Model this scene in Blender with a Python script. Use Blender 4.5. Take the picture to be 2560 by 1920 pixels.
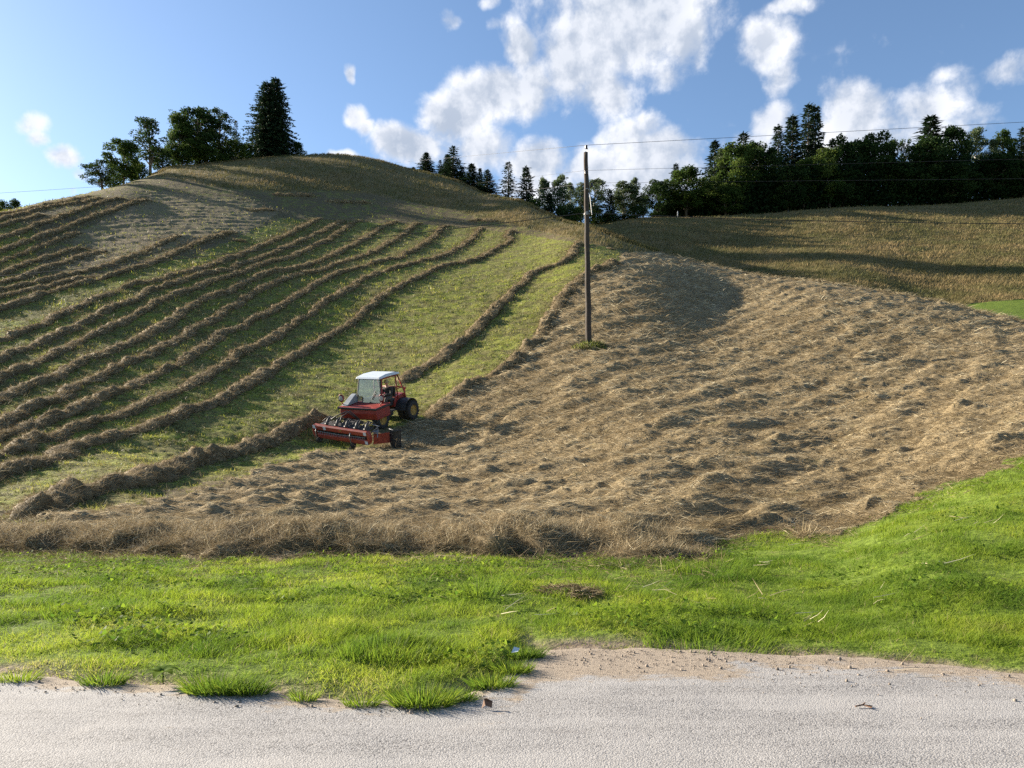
import bpy, bmesh, math, random
import numpy as np
from math import radians as R

for o in list(bpy.data.objects):
    bpy.data.objects.remove(o)
SC = bpy.context.scene
COL = SC.collection
random.seed(7)
RNG = np.random.default_rng(11)

# ---------------------------------------------------------------- camera
FPX, HY, CAMH = 770.0, 455.0, 1.6          # focal length in pixels of a 1024 wide frame, horizon row, eye height
cam_d = bpy.data.cameras.new('camera')
cam = bpy.data.objects.new('camera', cam_d)
COL.objects.link(cam)
cam.location = (0, 0, CAMH)
cam.rotation_euler = (R(90), 0, 0)
cam_d.sensor_width = 36.0
cam_d.lens = 36.0 * FPX / 1024.0
cam_d.shift_y = (HY - 384.0) / 1024.0
cam_d.clip_start = 0.05
cam_d.clip_end = 6000
SC.camera = cam

# ---------------------------------------------------------------- light
SUN_AZ, SUN_EL = 26.0, 21.5                # degrees ahead of due left, height above the horizon
to_sun = np.array([-math.cos(R(SUN_EL)) * math.cos(R(SUN_AZ)),
                   math.cos(R(SUN_EL)) * math.sin(R(SUN_AZ)), math.sin(R(SUN_EL))])
sd = bpy.data.lights.new('sun', 'SUN')
sd.energy = 5.0
sd.angle = R(0.5)
sd.color = (1.0, 0.90, 0.74)
sun = bpy.data.objects.new('sun', sd)
COL.objects.link(sun)
from mathutils import Vector, Matrix
sun.rotation_euler = Vector(to_sun).to_track_quat('Z', 'Y').to_euler()
SC.view_settings.view_transform = 'Standard'
SC.view_settings.look = 'None'
SC.view_settings.gamma = 1.0
SC.view_settings.exposure = 1.75
try:
    SC.cycles.max_bounces = 6
    SC.cycles.diffuse_bounces = 3
    SC.cycles.transparent_max_bounces = 8
    SC.cycles.use_denoising = False
except Exception:
    pass


# ---------------------------------------------------------------- node helpers
class NT:
    def __init__(s, tree):
        s.t = tree
        s.n = tree.nodes
        s.l = tree.links

    def new(s, typ, **kw):
        n = s.n.new(typ)
        for k, v in kw.items():
            setattr(n, k, v)
        return n

    def put(s, sock, v):
        if isinstance(v, bpy.types.NodeSocket):
            s.l.new(v, sock)
        else:
            sock.default_value = v

    def math(s, op, a, b=0.0, c=None, clamp=False):
        n = s.new('ShaderNodeMath', operation=op)
        n.use_clamp = clamp
        s.put(n.inputs[0], a)
        s.put(n.inputs[1], b)
        if c is not None:
            s.put(n.inputs[2], c)
        return n.outputs[0]

    def vmath(s, op, a, b=(0, 0, 0)):
        n = s.new('ShaderNodeVectorMath', operation=op)
        s.put(n.inputs[0], a)
        s.put(n.inputs[1], b)
        return n.outputs['Value'] if op in ('LENGTH', 'DOT_PRODUCT') else n.outputs[0]

    def rng(s, v, a, b, c=0.0, d=1.0, smooth=False):
        n = s.new('ShaderNodeMapRange')
        n.interpolation_type = 'SMOOTHSTEP' if smooth else 'LINEAR'
        s.put(n.inputs[0], v)
        for i, x in enumerate((a, b, c, d)):
            s.put(n.inputs[i + 1], x)
        return n.outputs[0]

    def noise(s, vec, scale, detail=4.0, rough=0.55, dist=0.0, out=0):
        n = s.new('ShaderNodeTexNoise')
        if vec is not None:
            s.put(n.inputs['Vector'], vec)
        n.inputs['Scale'].default_value = scale
        n.inputs['Detail'].default_value = detail
        n.inputs['Roughness'].default_value = rough
        n.inputs['Distortion'].default_value = dist
        return n.outputs[out]

    def mix(s, f, a, b):
        n = s.new('ShaderNodeMix', data_type='RGBA')
        s.put(n.inputs[0], f)
        for i, v in ((6, a), (7, b)):
            if isinstance(v, tuple) and len(v) == 3:
                v = v + (1.0,)
            s.put(n.inputs[i], v)
        return n.outputs[2]

    def attr(s, name):
        n = s.new('ShaderNodeAttribute')
        n.attribute_name = name
        return n.outputs['Fac']

    def scaled(s, vec, sc):
        return s.vmath('MULTIPLY', vec, sc)


# ---------------------------------------------------------------- sky with clouds
world = bpy.data.worlds.new('World')
SC.world = world
world.use_nodes = True
W = NT(world.node_tree)
W.n.clear()
sky = W.new('ShaderNodeTexSky', sky_type='NISHITA')
sky.sun_disc = False
sky.sun_elevation = R(SUN_EL)
sky.sun_rotation = math.atan2(to_sun[0], to_sun[1])
sky.altitude = 900
sky.air_density = 1.0
sky.dust_density = 1.0
sky.ozone_density = 1.6
gen = W.new('ShaderNodeTexCoord').outputs['Generated']
sx = W.new('ShaderNodeSeparateXYZ')
W.l.new(gen, sx.inputs[0])
az = W.math('ARCTAN2', sx.outputs[0], sx.outputs[1])
el = W.math('ARCSINE', sx.outputs[2])
cq = W.new('ShaderNodeCombineXYZ')
W.l.new(az, cq.inputs[0])
W.l.new(el, cq.inputs[1])
q = cq.outputs[0]
warp = W.noise(q, 9.0, 3.0, 0.55, 0.0, out=1)
warp = W.vmath('MULTIPLY', W.vmath('SUBTRACT', warp, (0.5, 0.5, 0.5)), (0.055, 0.040, 0.0))
qw = W.vmath('ADD', q, warp)

D2R = 1024.0 / 2212.0


def az_el(dx, dy):
    px, py = dx * D2R, dy * D2R
    x, z = (px - 512) / FPX, (HY - py) / FPX
    return math.atan(x), math.atan(z / math.sqrt(1 + x * x))


CLOUDS = [  # heading and height of each cloud bank with its half extents and thickness
    (1350, 30, 225, 130, 1.0), (1240, 130, 130, 130, 1.0), (1290, 205, 110, 75, .95), (1120, 120, 62, 75, .95),
    (1080, 205, 120, 70, 1.0), (985, 255, 95, 75, 1.0), (890, 312, 90, 48, 1.0), (1020, 320, 120, 60, .9),
    (1150, 190, 90, 90, .9), (1490, 75, 62, 95, .85), (1450, 150, 55, 60, .6),
    (1350, 290, 95, 60, .8), (1160, 350, 95, 55, .95), (1290, 365, 160, 62, .9), (1440, 325, 150, 62, .85),
    (1400, 270, 50, 45, .7), (1540, 265, 95, 42, .68),
    (1655, 105, 80, 72, .9), (1675, 165, 60, 52, .85), (1650, 250, 75, 60, .9), (1600, 310, 140, 65, .82),
    (1420, 375, 280, 62, .82), (1200, 395, 200, 50, .8), (1860, 240, 95, 70, .88), (1980, 240, 120, 75, .85), (2030, 165, 55, 22, .6), (2100, 270, 90, 60, .6),
    (2190, 165, 62, 42, .85), (1930, 300, 240, 60, .72),
    (960, 48, 50, 28, .82), (1065, 5, 40, 22, .6), (1720, 8, 60, 22, .62), (1090, 62, 40, 20, .55),
    (62, 258, 42, 30, .8), (80, 290, 30, 28, .78), (140, 335, 40, 32, .8), (168, 368, 26, 18, .66),
    (775, 245, 36, 30, .8), (800, 268, 30, 24, .7), (760, 152, 16, 26, .75), (745, 328, 44, 16, .7), (150, 408, 14, 16, .66),
    (60, 430, 120, 14, .5), (420, 60, 200, 30, .28), (1960, 100, 160, 40, .34), (1560, 200, 90, 60, .5),
]
mask = None
for (cx, cy, rx, ry, amp) in CLOUDS:
    a_, e_ = az_el(cx, cy)
    d_ = W.vmath('SUBTRACT', qw, (a_, e_, 0.0))
    d_ = W.vmath('MULTIPLY', d_, (FPX / (rx * D2R) * 0.86, FPX / (ry * D2R) * 0.92, 0.0))
    v_ = W.rng(W.vmath('LENGTH', d_), 1.35, 0.1, 0.0, amp, smooth=True)
    mask = v_ if mask is None else W.math('MAXIMUM', mask, v_)


def fbm(vec):
    a = W.noise(vec, 9.0, 9.0, 0.58, 0.10)
    b_ = W.noise(vec, 34.0, 6.0, 0.62, 0.25)
    return W.math('ADD', W.math('MULTIPLY', a, 0.80), W.math('MULTIPLY', b_, 0.20))


sundir2 = (-0.016, 0.012, 0.0)
n1 = fbm(q)
n2 = fbm(W.vmath('ADD', q, sundir2))
dens = W.math('ADD', mask, W.math('MULTIPLY', W.math('SUBTRACT', n1, 0.5), 2.5))
cov = W.rng(dens, 0.36, 0.86, 0.0, 1.0, smooth=True)
cov = W.math('MULTIPLY', cov, W.rng(mask, 0.04, 0.30, 0.0, 1.0, smooth=True))
relief = W.rng(W.math('SUBTRACT', n1, n2), -0.05, 0.06, 0.0, 1.0)
thick = W.rng(W.math('ADD', mask, W.math('MULTIPLY', W.math('SUBTRACT', W.noise(q, 7.0, 3.0), 0.5), 0.9)), 0.45, 1.05, 1.0, 0.0, smooth=True)
lit = W.math('ADD', W.math('MULTIPLY', relief, 0.55), W.math('MULTIPLY', thick, 0.50), clamp=True)
ccol = W.mix(lit, (2.5, 2.9, 3.6), (5.3, 5.4, 5.7))
skyc = sky.outputs[0]
skyg = W.vmath('MULTIPLY', skyc, (0.93, 1.0, 1.06))
both = W.mix(cov, skyg, ccol)
bg = W.new('ShaderNodeBackground')
W.l.new(both, bg.inputs[0])
bg.inputs[1].default_value = 0.060
wo = W.new('ShaderNodeOutputWorld')
W.l.new(bg.outputs[0], wo.inputs[0])


# ---------------------------------------------------------------- tags
def tag(o, label=None, cat=None, group=None, kind=None):
    if label:
        o['label'] = label
    if cat:
        o['category'] = cat
    if group:
        o['group'] = group
    if kind:
        o['kind'] = kind
    return o


def empty(name, loc=(0, 0, 0), rz=0.0):
    o = bpy.data.objects.new(name, None)
    o.empty_display_size = 0.2
    COL.objects.link(o)
    o.location = loc
    o.rotation_euler = (0, 0, rz)
    return o


def link(name, me, mat=None, parent=None, smooth=False):
    o = bpy.data.objects.new(name, me)
    COL.objects.link(o)
    if mat is not None:
        me.materials.append(mat)
    if parent is not None:
        o.parent = parent
    if smooth:
        me.polygons.foreach_set('use_smooth', np.ones(len(me.polygons), bool))
    return o


def raw_mesh(name, V, loops, starts, totals, attrs=None):
    me = bpy.data.meshes.new(name)
    V = np.ascontiguousarray(V, np.float32)
    me.vertices.add(len(V))
    me.vertices.foreach_set('co', V.ravel())
    me.loops.add(len(loops))
    me.loops.foreach_set('vertex_index', np.ascontiguousarray(loops, np.int32))
    me.polygons.add(len(starts))
    me.polygons.foreach_set('loop_start', np.ascontiguousarray(starts, np.int32))
    try:
        me.polygons.foreach_set('loop_total', np.ascontiguousarray(totals, np.int32))
    except Exception:
        pass
    for k, v in (attrs or {}).items():
        a = me.attributes.new(k, 'FLOAT', 'POINT')
        a.data.foreach_set('value', np.ascontiguousarray(v, np.float32))
    me.update(calc_edges=True)
    return me


def quads_mesh(name, V, Q, attrs=None):
    Q = np.asarray(Q, np.int32)
    n = len(Q)
    return raw_mesh(name, V, Q.ravel(), np.arange(n) * 4, np.full(n, 4), attrs)


# ---------------------------------------------------------------- numeric noise
def _hash(ix, iy, s):
    h = (ix.astype(np.int64) * 374761393 + iy.astype(np.int64) * 668265263 + s * 1442695041) & 0xFFFFFFFF
    h = ((h ^ (h >> 13)) * 1274126177) & 0xFFFFFFFF
    h = h ^ (h >> 16)
    return (h & 0xFFFFFF) / float(0xFFFFFF)


def vnoise(x, y, s=0):
    x = np.asarray(x, float)
    y = np.asarray(y, float)
    ix, iy = np.floor(x), np.floor(y)
    fx, fy = x - ix, y - iy
    fx = fx * fx * (3 - 2 * fx)
    fy = fy * fy * (3 - 2 * fy)
    a = _hash(ix, iy, s) * (1 - fx) + _hash(ix + 1, iy, s) * fx
    b = _hash(ix, iy + 1, s) * (1 - fx) + _hash(ix + 1, iy + 1, s) * fx
    return a * (1 - fy) + b * fy


def fnoise(x, y, s=0, oct=3):
    t, a, w = 0.0, 0.0, 1.0
    for k in range(oct):
        t = t + w * vnoise(x * 2 ** k + 17.3 * k, y * 2 ** k - 9.1 * k, s + k)
        a += w
        w *= 0.55
    return t / a


# ---------------------------------------------------------------- the lie of the land
def d2(x, y):
    return x * D2R, y * D2R


_Z = 0.4 / 3.45625


def zA(x, y): return x * _Z, 168 + y * _Z
def zB(x, y): return 200 + x * _Z, 168 + y * _Z
def zC(x, y): return 400 + x * _Z, 192 + y * _Z
def zD(x, y): return x * _Z, 320 + y * _Z
def zE(x, y): return 200 + x * _Z, 320 + y * _Z


FL = lambda Y: (Y, HY + FPX * CAMH / Y)     # level ground at that distance
NEAR = {   # heading (pixel column): profile of the hill, distance and the row it is seen at; last is the brow
    -600: [FL(12.5), (22, 500), (42, 400), (65, 325), (85, 285)],
    -300: [FL(12.5), (23, 488), (45, 375), (65, 295), (90, 245)],
    0: [FL(12.5), (25.5, 470), (49, 339), (68, 272), (95, 212)],
    45: [FL(12.5), (26.5, 466), (50, 337), (70, 268), (104, 202)],
    90: [FL(12.5), (27.8, 461), (51, 335), (73, 262), (116, 193)],
    125: [FL(12.5), (28.6, 460), (32.2, 438), (51.8, 335), (75, 258), (130, 184)],
    160: [FL(12.5), (29.8, 458), (33.2, 434), (52.7, 335), (77, 254), (105, 205), (150, 172)],
    205: [FL(12.5), (31.2, 455), (34.6, 430), (53.8, 337), (79, 254), (108, 207), (162, 165)],
    250: [FL(12.5), (32.6, 452), (36, 427), (55, 340), (81, 257), (110, 211), (173, 160)],
    300: [FL(12.5), (33.9, 450), (37.2, 425), (56, 343), (82, 262), (113, 217), (182, 156)],
    343: [FL(12.5), (34.6, 449), (37.9, 424), (56.6, 346), (82, 266), (115, 222), (185, 155)],
    400: [FL(12.5), (34.7, 448), (38, 424), (56.4, 347), (82, 268), (115, 227), (184, 167)],
    470: [FL(12.5), (33.5, 446), (36.8, 422), (54, 348), (82, 270), (110, 236), (165, 188)],
    530: [FL(12.5), (31.3, 445), (34.7, 422), (52, 348), (84, 262), (103, 240), (136, 206)],
    588: [FL(12.5), (29.2, 444), (32.6, 422), (50, 348), (86, 250), (112, 228)],
    640: [FL(12.5), (26.5, 444), (30, 424), (48, 354), (80, 264), (104, 248)],
    700: [FL(12.3), (26, 440), (46, 364), (71, 299), (96, 264)],
    833: [(5.45, 683), (11.3, 555), (26, 440), (44, 362), (80, 286)],
    930: [(5.5, 679), (10.2, 545), (20, 452), (40, 367), (70, 304)],
    1024: [(5.6, 675), (9, 560), (14, 472), (34, 372), (62, 326)],
    1200: [(5.6, 675), (8.4, 560), (13, 480), (30, 392), (52, 350)],
    1600: [(5.6, 675), (8, 570), (12, 500), (28, 430), (45, 400)],
}
FAR = {
    520: [(100, 330), (150, 262), (172, 238), (190, 232)],
    588: [(100, 315), (140, 256), (172, 226), (190, 224)],
    640: [(100, 310), (140, 252), (174, 219), (192, 218)],
    700: [(95, 312), (140, 254), (178, 217.5), (195, 216.5)],
    770: [(90, 314), (140, 250), (181, 214), (198, 213)],
    833: [(85, 318), (140, 245), (184, 208.5), (200, 208)],
    930: [(75, 322), (95, 308), (140, 245), (187, 206), (205, 205)],
    1024: [(66, 334), (82, 320), (95, 304), (140, 240), (192, 198.5), (208, 198)],
    1200: [(60, 350), (95, 300), (140, 235), (196, 190), (212, 189)],
    1600: [(55, 380), (95, 310), (140, 235), (200, 180), (220, 179)],
}


def pchip(xk, yk, x, end0=False):
    """monotone cubic through the knots (xk rising); end0: flat at the first knot"""
    xk, yk = np.asarray(xk, float), np.asarray(yk, float)
    h = np.diff(xk)
    dl = np.diff(yk) / h
    n = len(xk)
    m = np.zeros(n)
    for i in range(1, n - 1):
        if dl[i - 1] * dl[i] > 0:
            w1, w2 = 2 * h[i] + h[i - 1], h[i] + 2 * h[i - 1]
            m[i] = (w1 + w2) / (w1 / dl[i - 1] + w2 / dl[i])
    m[0] = 0.0 if end0 else dl[0]
    m[-1] = dl[-1]
    i = np.clip(np.searchsorted(xk, x) - 1, 0, n - 2)
    t = np.clip((x - xk[i]) / h[i], 0, 1)
    a = (1 + 2 * t) * (1 - t) ** 2 * yk[i] + t * (1 - t) ** 2 * h[i] * m[i]
    b = t * t * (3 - 2 * t) * yk[i + 1] + t * t * (t - 1) * h[i] * m[i + 1]
    return a + b


LY = np.linspace(math.log(2.0), math.log(900.0), 1500)
YS = np.exp(LY)


def col_near(kn):
    Yk = np.array([k[0] for k in kn])
    Pk = np.array([k[1] for k in kn])
    u, p = 1 / Yk[::-1], Pk[::-1]
    py = pchip(u, p, np.clip(1 / YS, u[0], u[-1]), end0=True)
    z = CAMH + (HY - py) / FPX * YS
    z[YS < Yk[0]] = CAMH + (HY - Pk[0]) / FPX * Yk[0]          # the road side is level
    near = YS < Yk[0]
    if Pk[0] < 700 and abs(z[near][0] if near.any() else 0) < 0.4:
        z[near] = np.minimum(z[near], 0.0) * 0
    yc, zc, sl = Yk[-1], CAMH + (HY - Pk[-1]) / FPX * Yk[-1], (HY - Pk[-1]) / FPX
    b = YS > yc
    t = YS[b] - yc
    drop = np.where(t < 60, 0.0075 * t * t, 27 + 0.9 * (t - 60))
    z[b] = zc + sl * t - drop
    return z, yc


def col_far(kn):
    Yk = np.array([k[0] for k in kn])
    Pk = np.array([k[1] for k in kn])
    u, p = 1 / Yk[::-1], Pk[::-1]
    py = pchip(u, p, np.clip(1 / YS, u[0], u[-1]))
    z = CAMH + (HY - py) / FPX * YS
    b = YS > Yk[-1]
    z[b] = z[np.argmax(b) - 1] + 0.06 * (YS[b] - Yk[-1])
    a = YS < Yk[0]
    z0 = CAMH + (HY - Pk[0]) / FPX * Yk[0]
    z[a] = z0 - 0.10 * (Yk[0] - YS[a])
    return z


PXG = np.arange(-600, 1601, 4.0)


def across(cols, vals):
    """smooth interpolation between headings; vals (ncols, n)"""
    out = np.zeros((len(PXG), vals.shape[1]))
    xk = np.array(cols, float)
    h = np.diff(xk)[:, None]
    dl = np.diff(vals, axis=0) / h
    m = np.zeros_like(vals)
    m[0], m[-1] = dl[0], dl[-1]
    m[1:-1] = (dl[:-1] * h[1:] + dl[1:] * h[:-1]) / (h[1:] + h[:-1])
    x = np.clip(PXG, xk[0], xk[-1])
    i = np.clip(np.searchsorted(xk, x) - 1, 0, len(xk) - 2)
    t = ((x - xk[i]) / np.diff(xk)[i])[:, None]
    hh = np.diff(xk)[i][:, None]
    out = ((1 + 2 * t) * (1 - t) ** 2 * vals[i] + t * (1 - t) ** 2 * hh * m[i]
           + t * t * (3 - 2 * t) * vals[i + 1] + t * t * (t - 1) * hh * m[i + 1])
    return out


_n = [col_near(NEAR[k]) for k in NEAR]
ZN = across(list(NEAR), np.array([a[0] for a in _n]))
YC = np.interp(PXG, list(NEAR), [a[1] for a in _n])
ZF = across(list(FAR), np.array([col_far(FAR[k]) for k in FAR]))
lowf = np.clip((PXG - 470) / 110, 0, 1)[:, None]
lowf = lowf * lowf * (3 - 2 * lowf)
ZF = ZF * lowf + (1 - lowf) * (-20.0)
hid = YS[None, :] > (YC[:, None] * 0.92)
k_ = 1.2
ZT = np.where(hid, 0.5 * (ZN + ZF + np.sqrt((ZN - ZF) ** 2 + k_ * k_)) - 0.0, ZN)
ZT = np.where(hid, np.maximum(ZT - 0.35 * k_ * np.exp(-np.abs(ZN - ZF)), np.maximum(ZN, ZF)), ZT)
PYT = HY - (ZT - CAMH) / YS[None, :] * FPX
PYN = HY - (ZN - CAMH) / YS[None, :] * FPX


def _look(tab, px, Y):
    px = np.clip(np.asarray(px, float), PXG[0], PXG[-1] - 1e-6)
    ly = np.clip(np.log(np.maximum(Y, 2.0)), LY[0], LY[-1] - 1e-9)
    a = (px - PXG[0]) / 4.0
    b = (ly - LY[0]) / (LY[1] - LY[0])
    i, j = a.astype(int), b.astype(int)
    i = np.clip(i, 0, len(PXG) - 2)
    j = np.clip(j, 0, len(LY) - 2)
    fa, fb = a - i, b - j
    return ((tab[i, j] * (1 - fb) + tab[i, j + 1] * fb) * (1 - fa)
            + (tab[i + 1, j] * (1 - fb) + tab[i + 1, j + 1] * fb) * fa)


# the road's far edge as a function of X
EDGE_D = [(-400, 1464), (0, 1471), (200, 1481), (430, 1497), (650, 1512), (780, 1524), (870, 1529), (960, 1521), (1060, 1490),
          (1110, 1459), (1135, 1428), (1152, 1411), (1300, 1405), (1500, 1409), (1700, 1420), (1900, 1431), (2050, 1442), (2212, 1462), (2600, 1500)]
_ex, _ey = [], []
for (dx, dy) in EDGE_D:
    px, py = d2(dx, dy)
    Y = FPX * CAMH / (py - HY)
    _ex.append((px - 512) / FPX * Y)
    _ey.append(Y)
_ex = [-80.0, -9.0] + _ex + [9.0, 80.0]
_ey = [5.6, 5.5] + _ey + [5.0, 4.4]


LEVEL = None
PHI = R(28)
hx, hy = -math.sin(PHI), -math.cos(PHI)
lx, ly = -hy, hx


_tx = np.arange(-14, 14, 0.01)
_te = np.interp(_tx, _ex, _ey)
_te = np.convolve(np.pad(_te, 9, mode='edge'), np.ones(19) / 19, 'valid')
_ts = np.gradient(_te, 0.01)
_ts = np.convolve(np.pad(np.abs(_ts), 12, mode='edge'), np.ones(25) / 25, 'valid')


def road_edge(X):
    return np.where(np.abs(X) < 13.9, np.interp(X, _tx, _te), np.interp(X, _ex, _ey))


def from_edge(X, Y):
    """distance from the asphalt edge, measured square to it"""
    e = Y - road_edge(X)
    return np.where(np.abs(e) < 1.5, e / np.sqrt(1 + np.interp(X, _tx, _ts) ** 2 * np.clip(1 - np.abs(e) / 1.5, 0, 1)), e)


def base_z(X, Y):
    X = np.asarray(X, float)
    Y = np.asarray(Y, float)
    Yc_ = np.maximum(Y, 2.0)
    z = _look(ZT, 512 + X / Yc_ * FPX, Yc_)
    e = from_edge(X, Y)
    # the ground dips under the road, then the verge stands a hand above it
    v = np.clip((e + 0.05) / 0.55, 0, 1)
    v = v * v * (3 - 2 * v)
    if LEVEL:
        ox, oy, oz, gx_, gy_ = LEVEL
        dx, dy = X - ox, Y - oy
        al, ac = dx * hx + dy * hy, dx * lx + dy * ly
        wgt = np.exp(-np.clip(np.maximum(np.abs(al) - 1.5, 0) / .7, 0, 6) ** 2 - np.clip(np.maximum(np.abs(ac) - 1.3, 0) / .8, 0, 6) ** 2)
        z = z * (1 - wgt) + wgt * (oz - .04 + gx_ * al + gy_ * ac)
    return np.where(Y < 9, z * np.clip(e / 3, 0, 1) + (-0.06 + 0.085 * v), z + 0.04)


def inv(px, py, near_only=True):
    """distance at which the hill is seen at that heading and height"""
    px = np.atleast_1d(np.asarray(px, float))
    py = np.atleast_1d(np.asarray(py, float))
    out = np.zeros(len(px))
    ii = np.clip(np.round((px - PXG[0]) / 4.0).astype(int), 0, len(PXG) - 1)
    for i in np.unique(ii):
        m = ii == i
        run = np.minimum.accumulate(PYT[i])
        if near_only:
            jmax = np.searchsorted(YS, YC[i] * 0.985)
            run = run[:jmax]
        j = np.searchsorted(-run, -py[m])
        out[m] = YS[np.clip(j, 0, len(run) - 1)]
    return out


def ground_at(px, py, near_only=True):
    Y = inv(px, py, near_only)
    X = (np.atleast_1d(px) - 512) / FPX * Y
    return X, Y


SCL = 1.07
wx, wy = ground_at(np.array([413.0]), np.array([424.0]))
OX, OY = float(wx[0]) - SCL * (hx * -.95 + lx * 1.15), float(wy[0]) - SCL * (hy * -.95 + ly * 1.15)
_f, _b = float(base_z(OX + hx * 1.1, OY + hy * 1.1)), float(base_z(OX - hx * 1.1, OY - hy * 1.1))
_l, _r = float(base_z(OX + lx * .9, OY + ly * .9)), float(base_z(OX - lx * .9, OY - ly * .9))
LEVEL = (OX, OY, 0.5 * (_b + 0.5 * (_l + _r)), (_f - _b) / 2.2 * 0.8, (_l - _r) / 1.8 * 0.4)


def inpoly(px, py, poly):
    x, y = np.asarray(px), np.asarray(py)
    r = np.zeros(x.shape, bool)
    n = len(poly)
    for i in range(n):
        x1, y1 = poly[i]
        x2, y2 = poly[(i + 1) % n]
        c = ((y1 > y) != (y2 > y))
        xi = (x2 - x1) * (y - y1) / ((y2 - y1) if y2 != y1 else 1e-9) + x1
        r ^= c & (x < xi)
    return r


# where the hay lies, where the tall grass stands, where the verge is
LOW = [(-1400, 1197), (0, 1197), (700, 1200), (1500, 1203), (1560, 1180), (1620, 1163), (1850, 1145), (1900, 1110), (1990, 1085), (2060, 1050), (2212, 992), (2400, 950), (3200, 900)]
HAYP = [d2(*p) for p in LOW] + [d2(3200, 300), d2(1480, 300), d2(1420, 548), d2(1345, 548), d2(1336, 570)] + \
    [zC(1650, 690), zC(1560, 760), zC(1420, 900), zC(1340, 1050), zC(1260, 1150), zC(1180, 1260), zC(1020, 1430), zC(850, 1570), zC(680, 1640),
     zE(1930, 850), zE(1700, 1000), zE(1620, 1115), zE(1050, 1185), zE(700, 1230), zE(300, 1400), zE(0, 1500), zD(1000, 1640), d2(150, 1125), d2(60, 1135), d2(-1400, 1150)]
TALLP = [zA(1150, 50), zA(1500, 92), zA(1900, 172), zB(500, 200), zB(900, 215), zB(1050, 196), zB(1500, 228), zB(1900, 312), zB(2212, 372), zC(700, 232),
         zC(900, 272), zC(1300, 358), zC(1500, 408), zC(1650, 442), zC(1900, 505), zC(2212, 575), d2(1550, 582), d2(1750, 607), d2(1760, 560), d2(1760, 200), d2(100, 200), d2(270, 372)]
LUSHP = [d2(*p) for p in LOW] + [d2(3200, 2600), d2(-1400, 2600)]
HAY2P = [zA(1290, 270), zA(1330, 190), zA(2212, 312), zB(700, 380), zB(420, 560), zA(1960, 575), zA(1500, 690), zA(1100, 800), zA(600, 890), zA(480, 810), zA(900, 700), zA(620, 690), zA(720, 550), zA(1000, 400)]
MOWTOP = [zA(-9000, 2400), zA(-1500, 500), zA(0, 420), zA(300, 520), zA(350, 1050), zA(1000, 940), zB(0, 740), zB(700, 440), zB(1400, 468), zB(2200, 505), zC(940, 352), zC(1500, 432), zC(1900, 492), zC(1880, 600), zC(1560, 760),
          zC(1000, 1430), zC(0, 2100), zE(1000, 1200), zD(1000, 1640), zD(-9000, 1700)]
PATCHP = [d2(2040, 672), d2(2110, 654), d2(2260, 645), d2(2700, 640), d2(2700, 740), d2(2240, 720), d2(2130, 690)]


def zones(X, Y):
    Yc_ = np.maximum(Y, 2.0)
    px = 512 + X / Yc_ * FPX
    z = _look(ZT, px, Yc_)
    py = HY - (z - CAMH) / Yc_ * FPX
    j = 240.0 / Yc_
    jx = (fnoise(X * 0.9, Y * 0.9, 3) - 0.5) * np.clip(j * 3, 4, 50)
    jy = (fnoise(X * 1.1 + 50, Y * 1.1, 4, 4) - 0.5) * np.clip(j * 1.6, 2, 30)
    qx, qy = px + jx, py + jy
    near = Y < np.interp(px, PXG, YC) * 1.03
    hay = (inpoly(qx, qy, HAYP) & near).astype(float)
    tall = (inpoly(px + jx * .5, py + jy * .4, TALLP) & near) | (~near)
    lush = (inpoly(qx, qy, LUSHP) & near & ~(hay > 0)).astype(float)
    patch = inpoly(px, py, PATCHP) & ~near
    hay2 = inpoly(qx, qy, HAY2P) & near
    tall = tall & ~(hay > 0) & ~patch
    hay = np.maximum(hay, 0.5 * hay2)
    mow = inpoly(qx, qy, MOWTOP).astype(float)
    return hay, tall.astype(float), np.maximum(lush, patch), mow, px, py, near


def surf(X, Y, zn=None):
    """the ground with its lumps: raked hay, stubble, tussocks"""
    hay, tall, lush, mow, px, py, near = zn or zones(X, Y)
    z = base_z(X, Y)
    r = fnoise(X * 1.0, Y * 2.4, 21, 3)
    s = fnoise(X * 3.6, Y * 4.4, 31, 2)
    big = fnoise(X * 0.55, Y * 0.8, 41, 2)
    lump = -0.08 + 0.33 * np.clip(r - 0.40, 0, 1) * (0.5 + big) * 1.5 + 0.10 * (s - 0.5)
    bor = np.clip(np.minimum.reduce([inpoly(px, py + q_, HAYP).astype(float) for q_ in (5.0, 10.0)]), 0.25, 1)
    sw = (X * .72 - Y * .69) / 2.4 + 0.9 * (fnoise(X * .25, Y * .25, 44, 2) - .5)
    lump = lump + 0.13 * (0.5 + 0.5 * np.sin(sw * 6.2832)) * (0.35 + 1.3 * vnoise(X * .6, Y * .35, 45))
    lump = lump * np.where(Y < 60, bor, 1)
    z = z + hay * lump
    mowd = (1 - np.clip(hay + tall + lush, 0, 1))
    z = z + mowd * (0.13 * (fnoise(X * 1.5, Y * 2.4, 51, 3) - 0.5) + 0.07 * (s - .5))
    z = z + tall * (0.45 * (fnoise(X * 0.5, Y * 0.5, 61, 3) - 0.5))
    z = z + lush * (0.10 * (fnoise(X * 1.1, Y * 1.1, 71, 3) - 0.5)) * np.clip((Y - road_edge(X)) * 1.2, 0, 1)
    return z


# ---------------------------------------------------------------- materials
def new_mat(name):
    m = bpy.data.materials.new(name)
    m.use_nodes = True
    m.node_tree.nodes.clear()
    return m, NT(m.node_tree)


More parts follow.
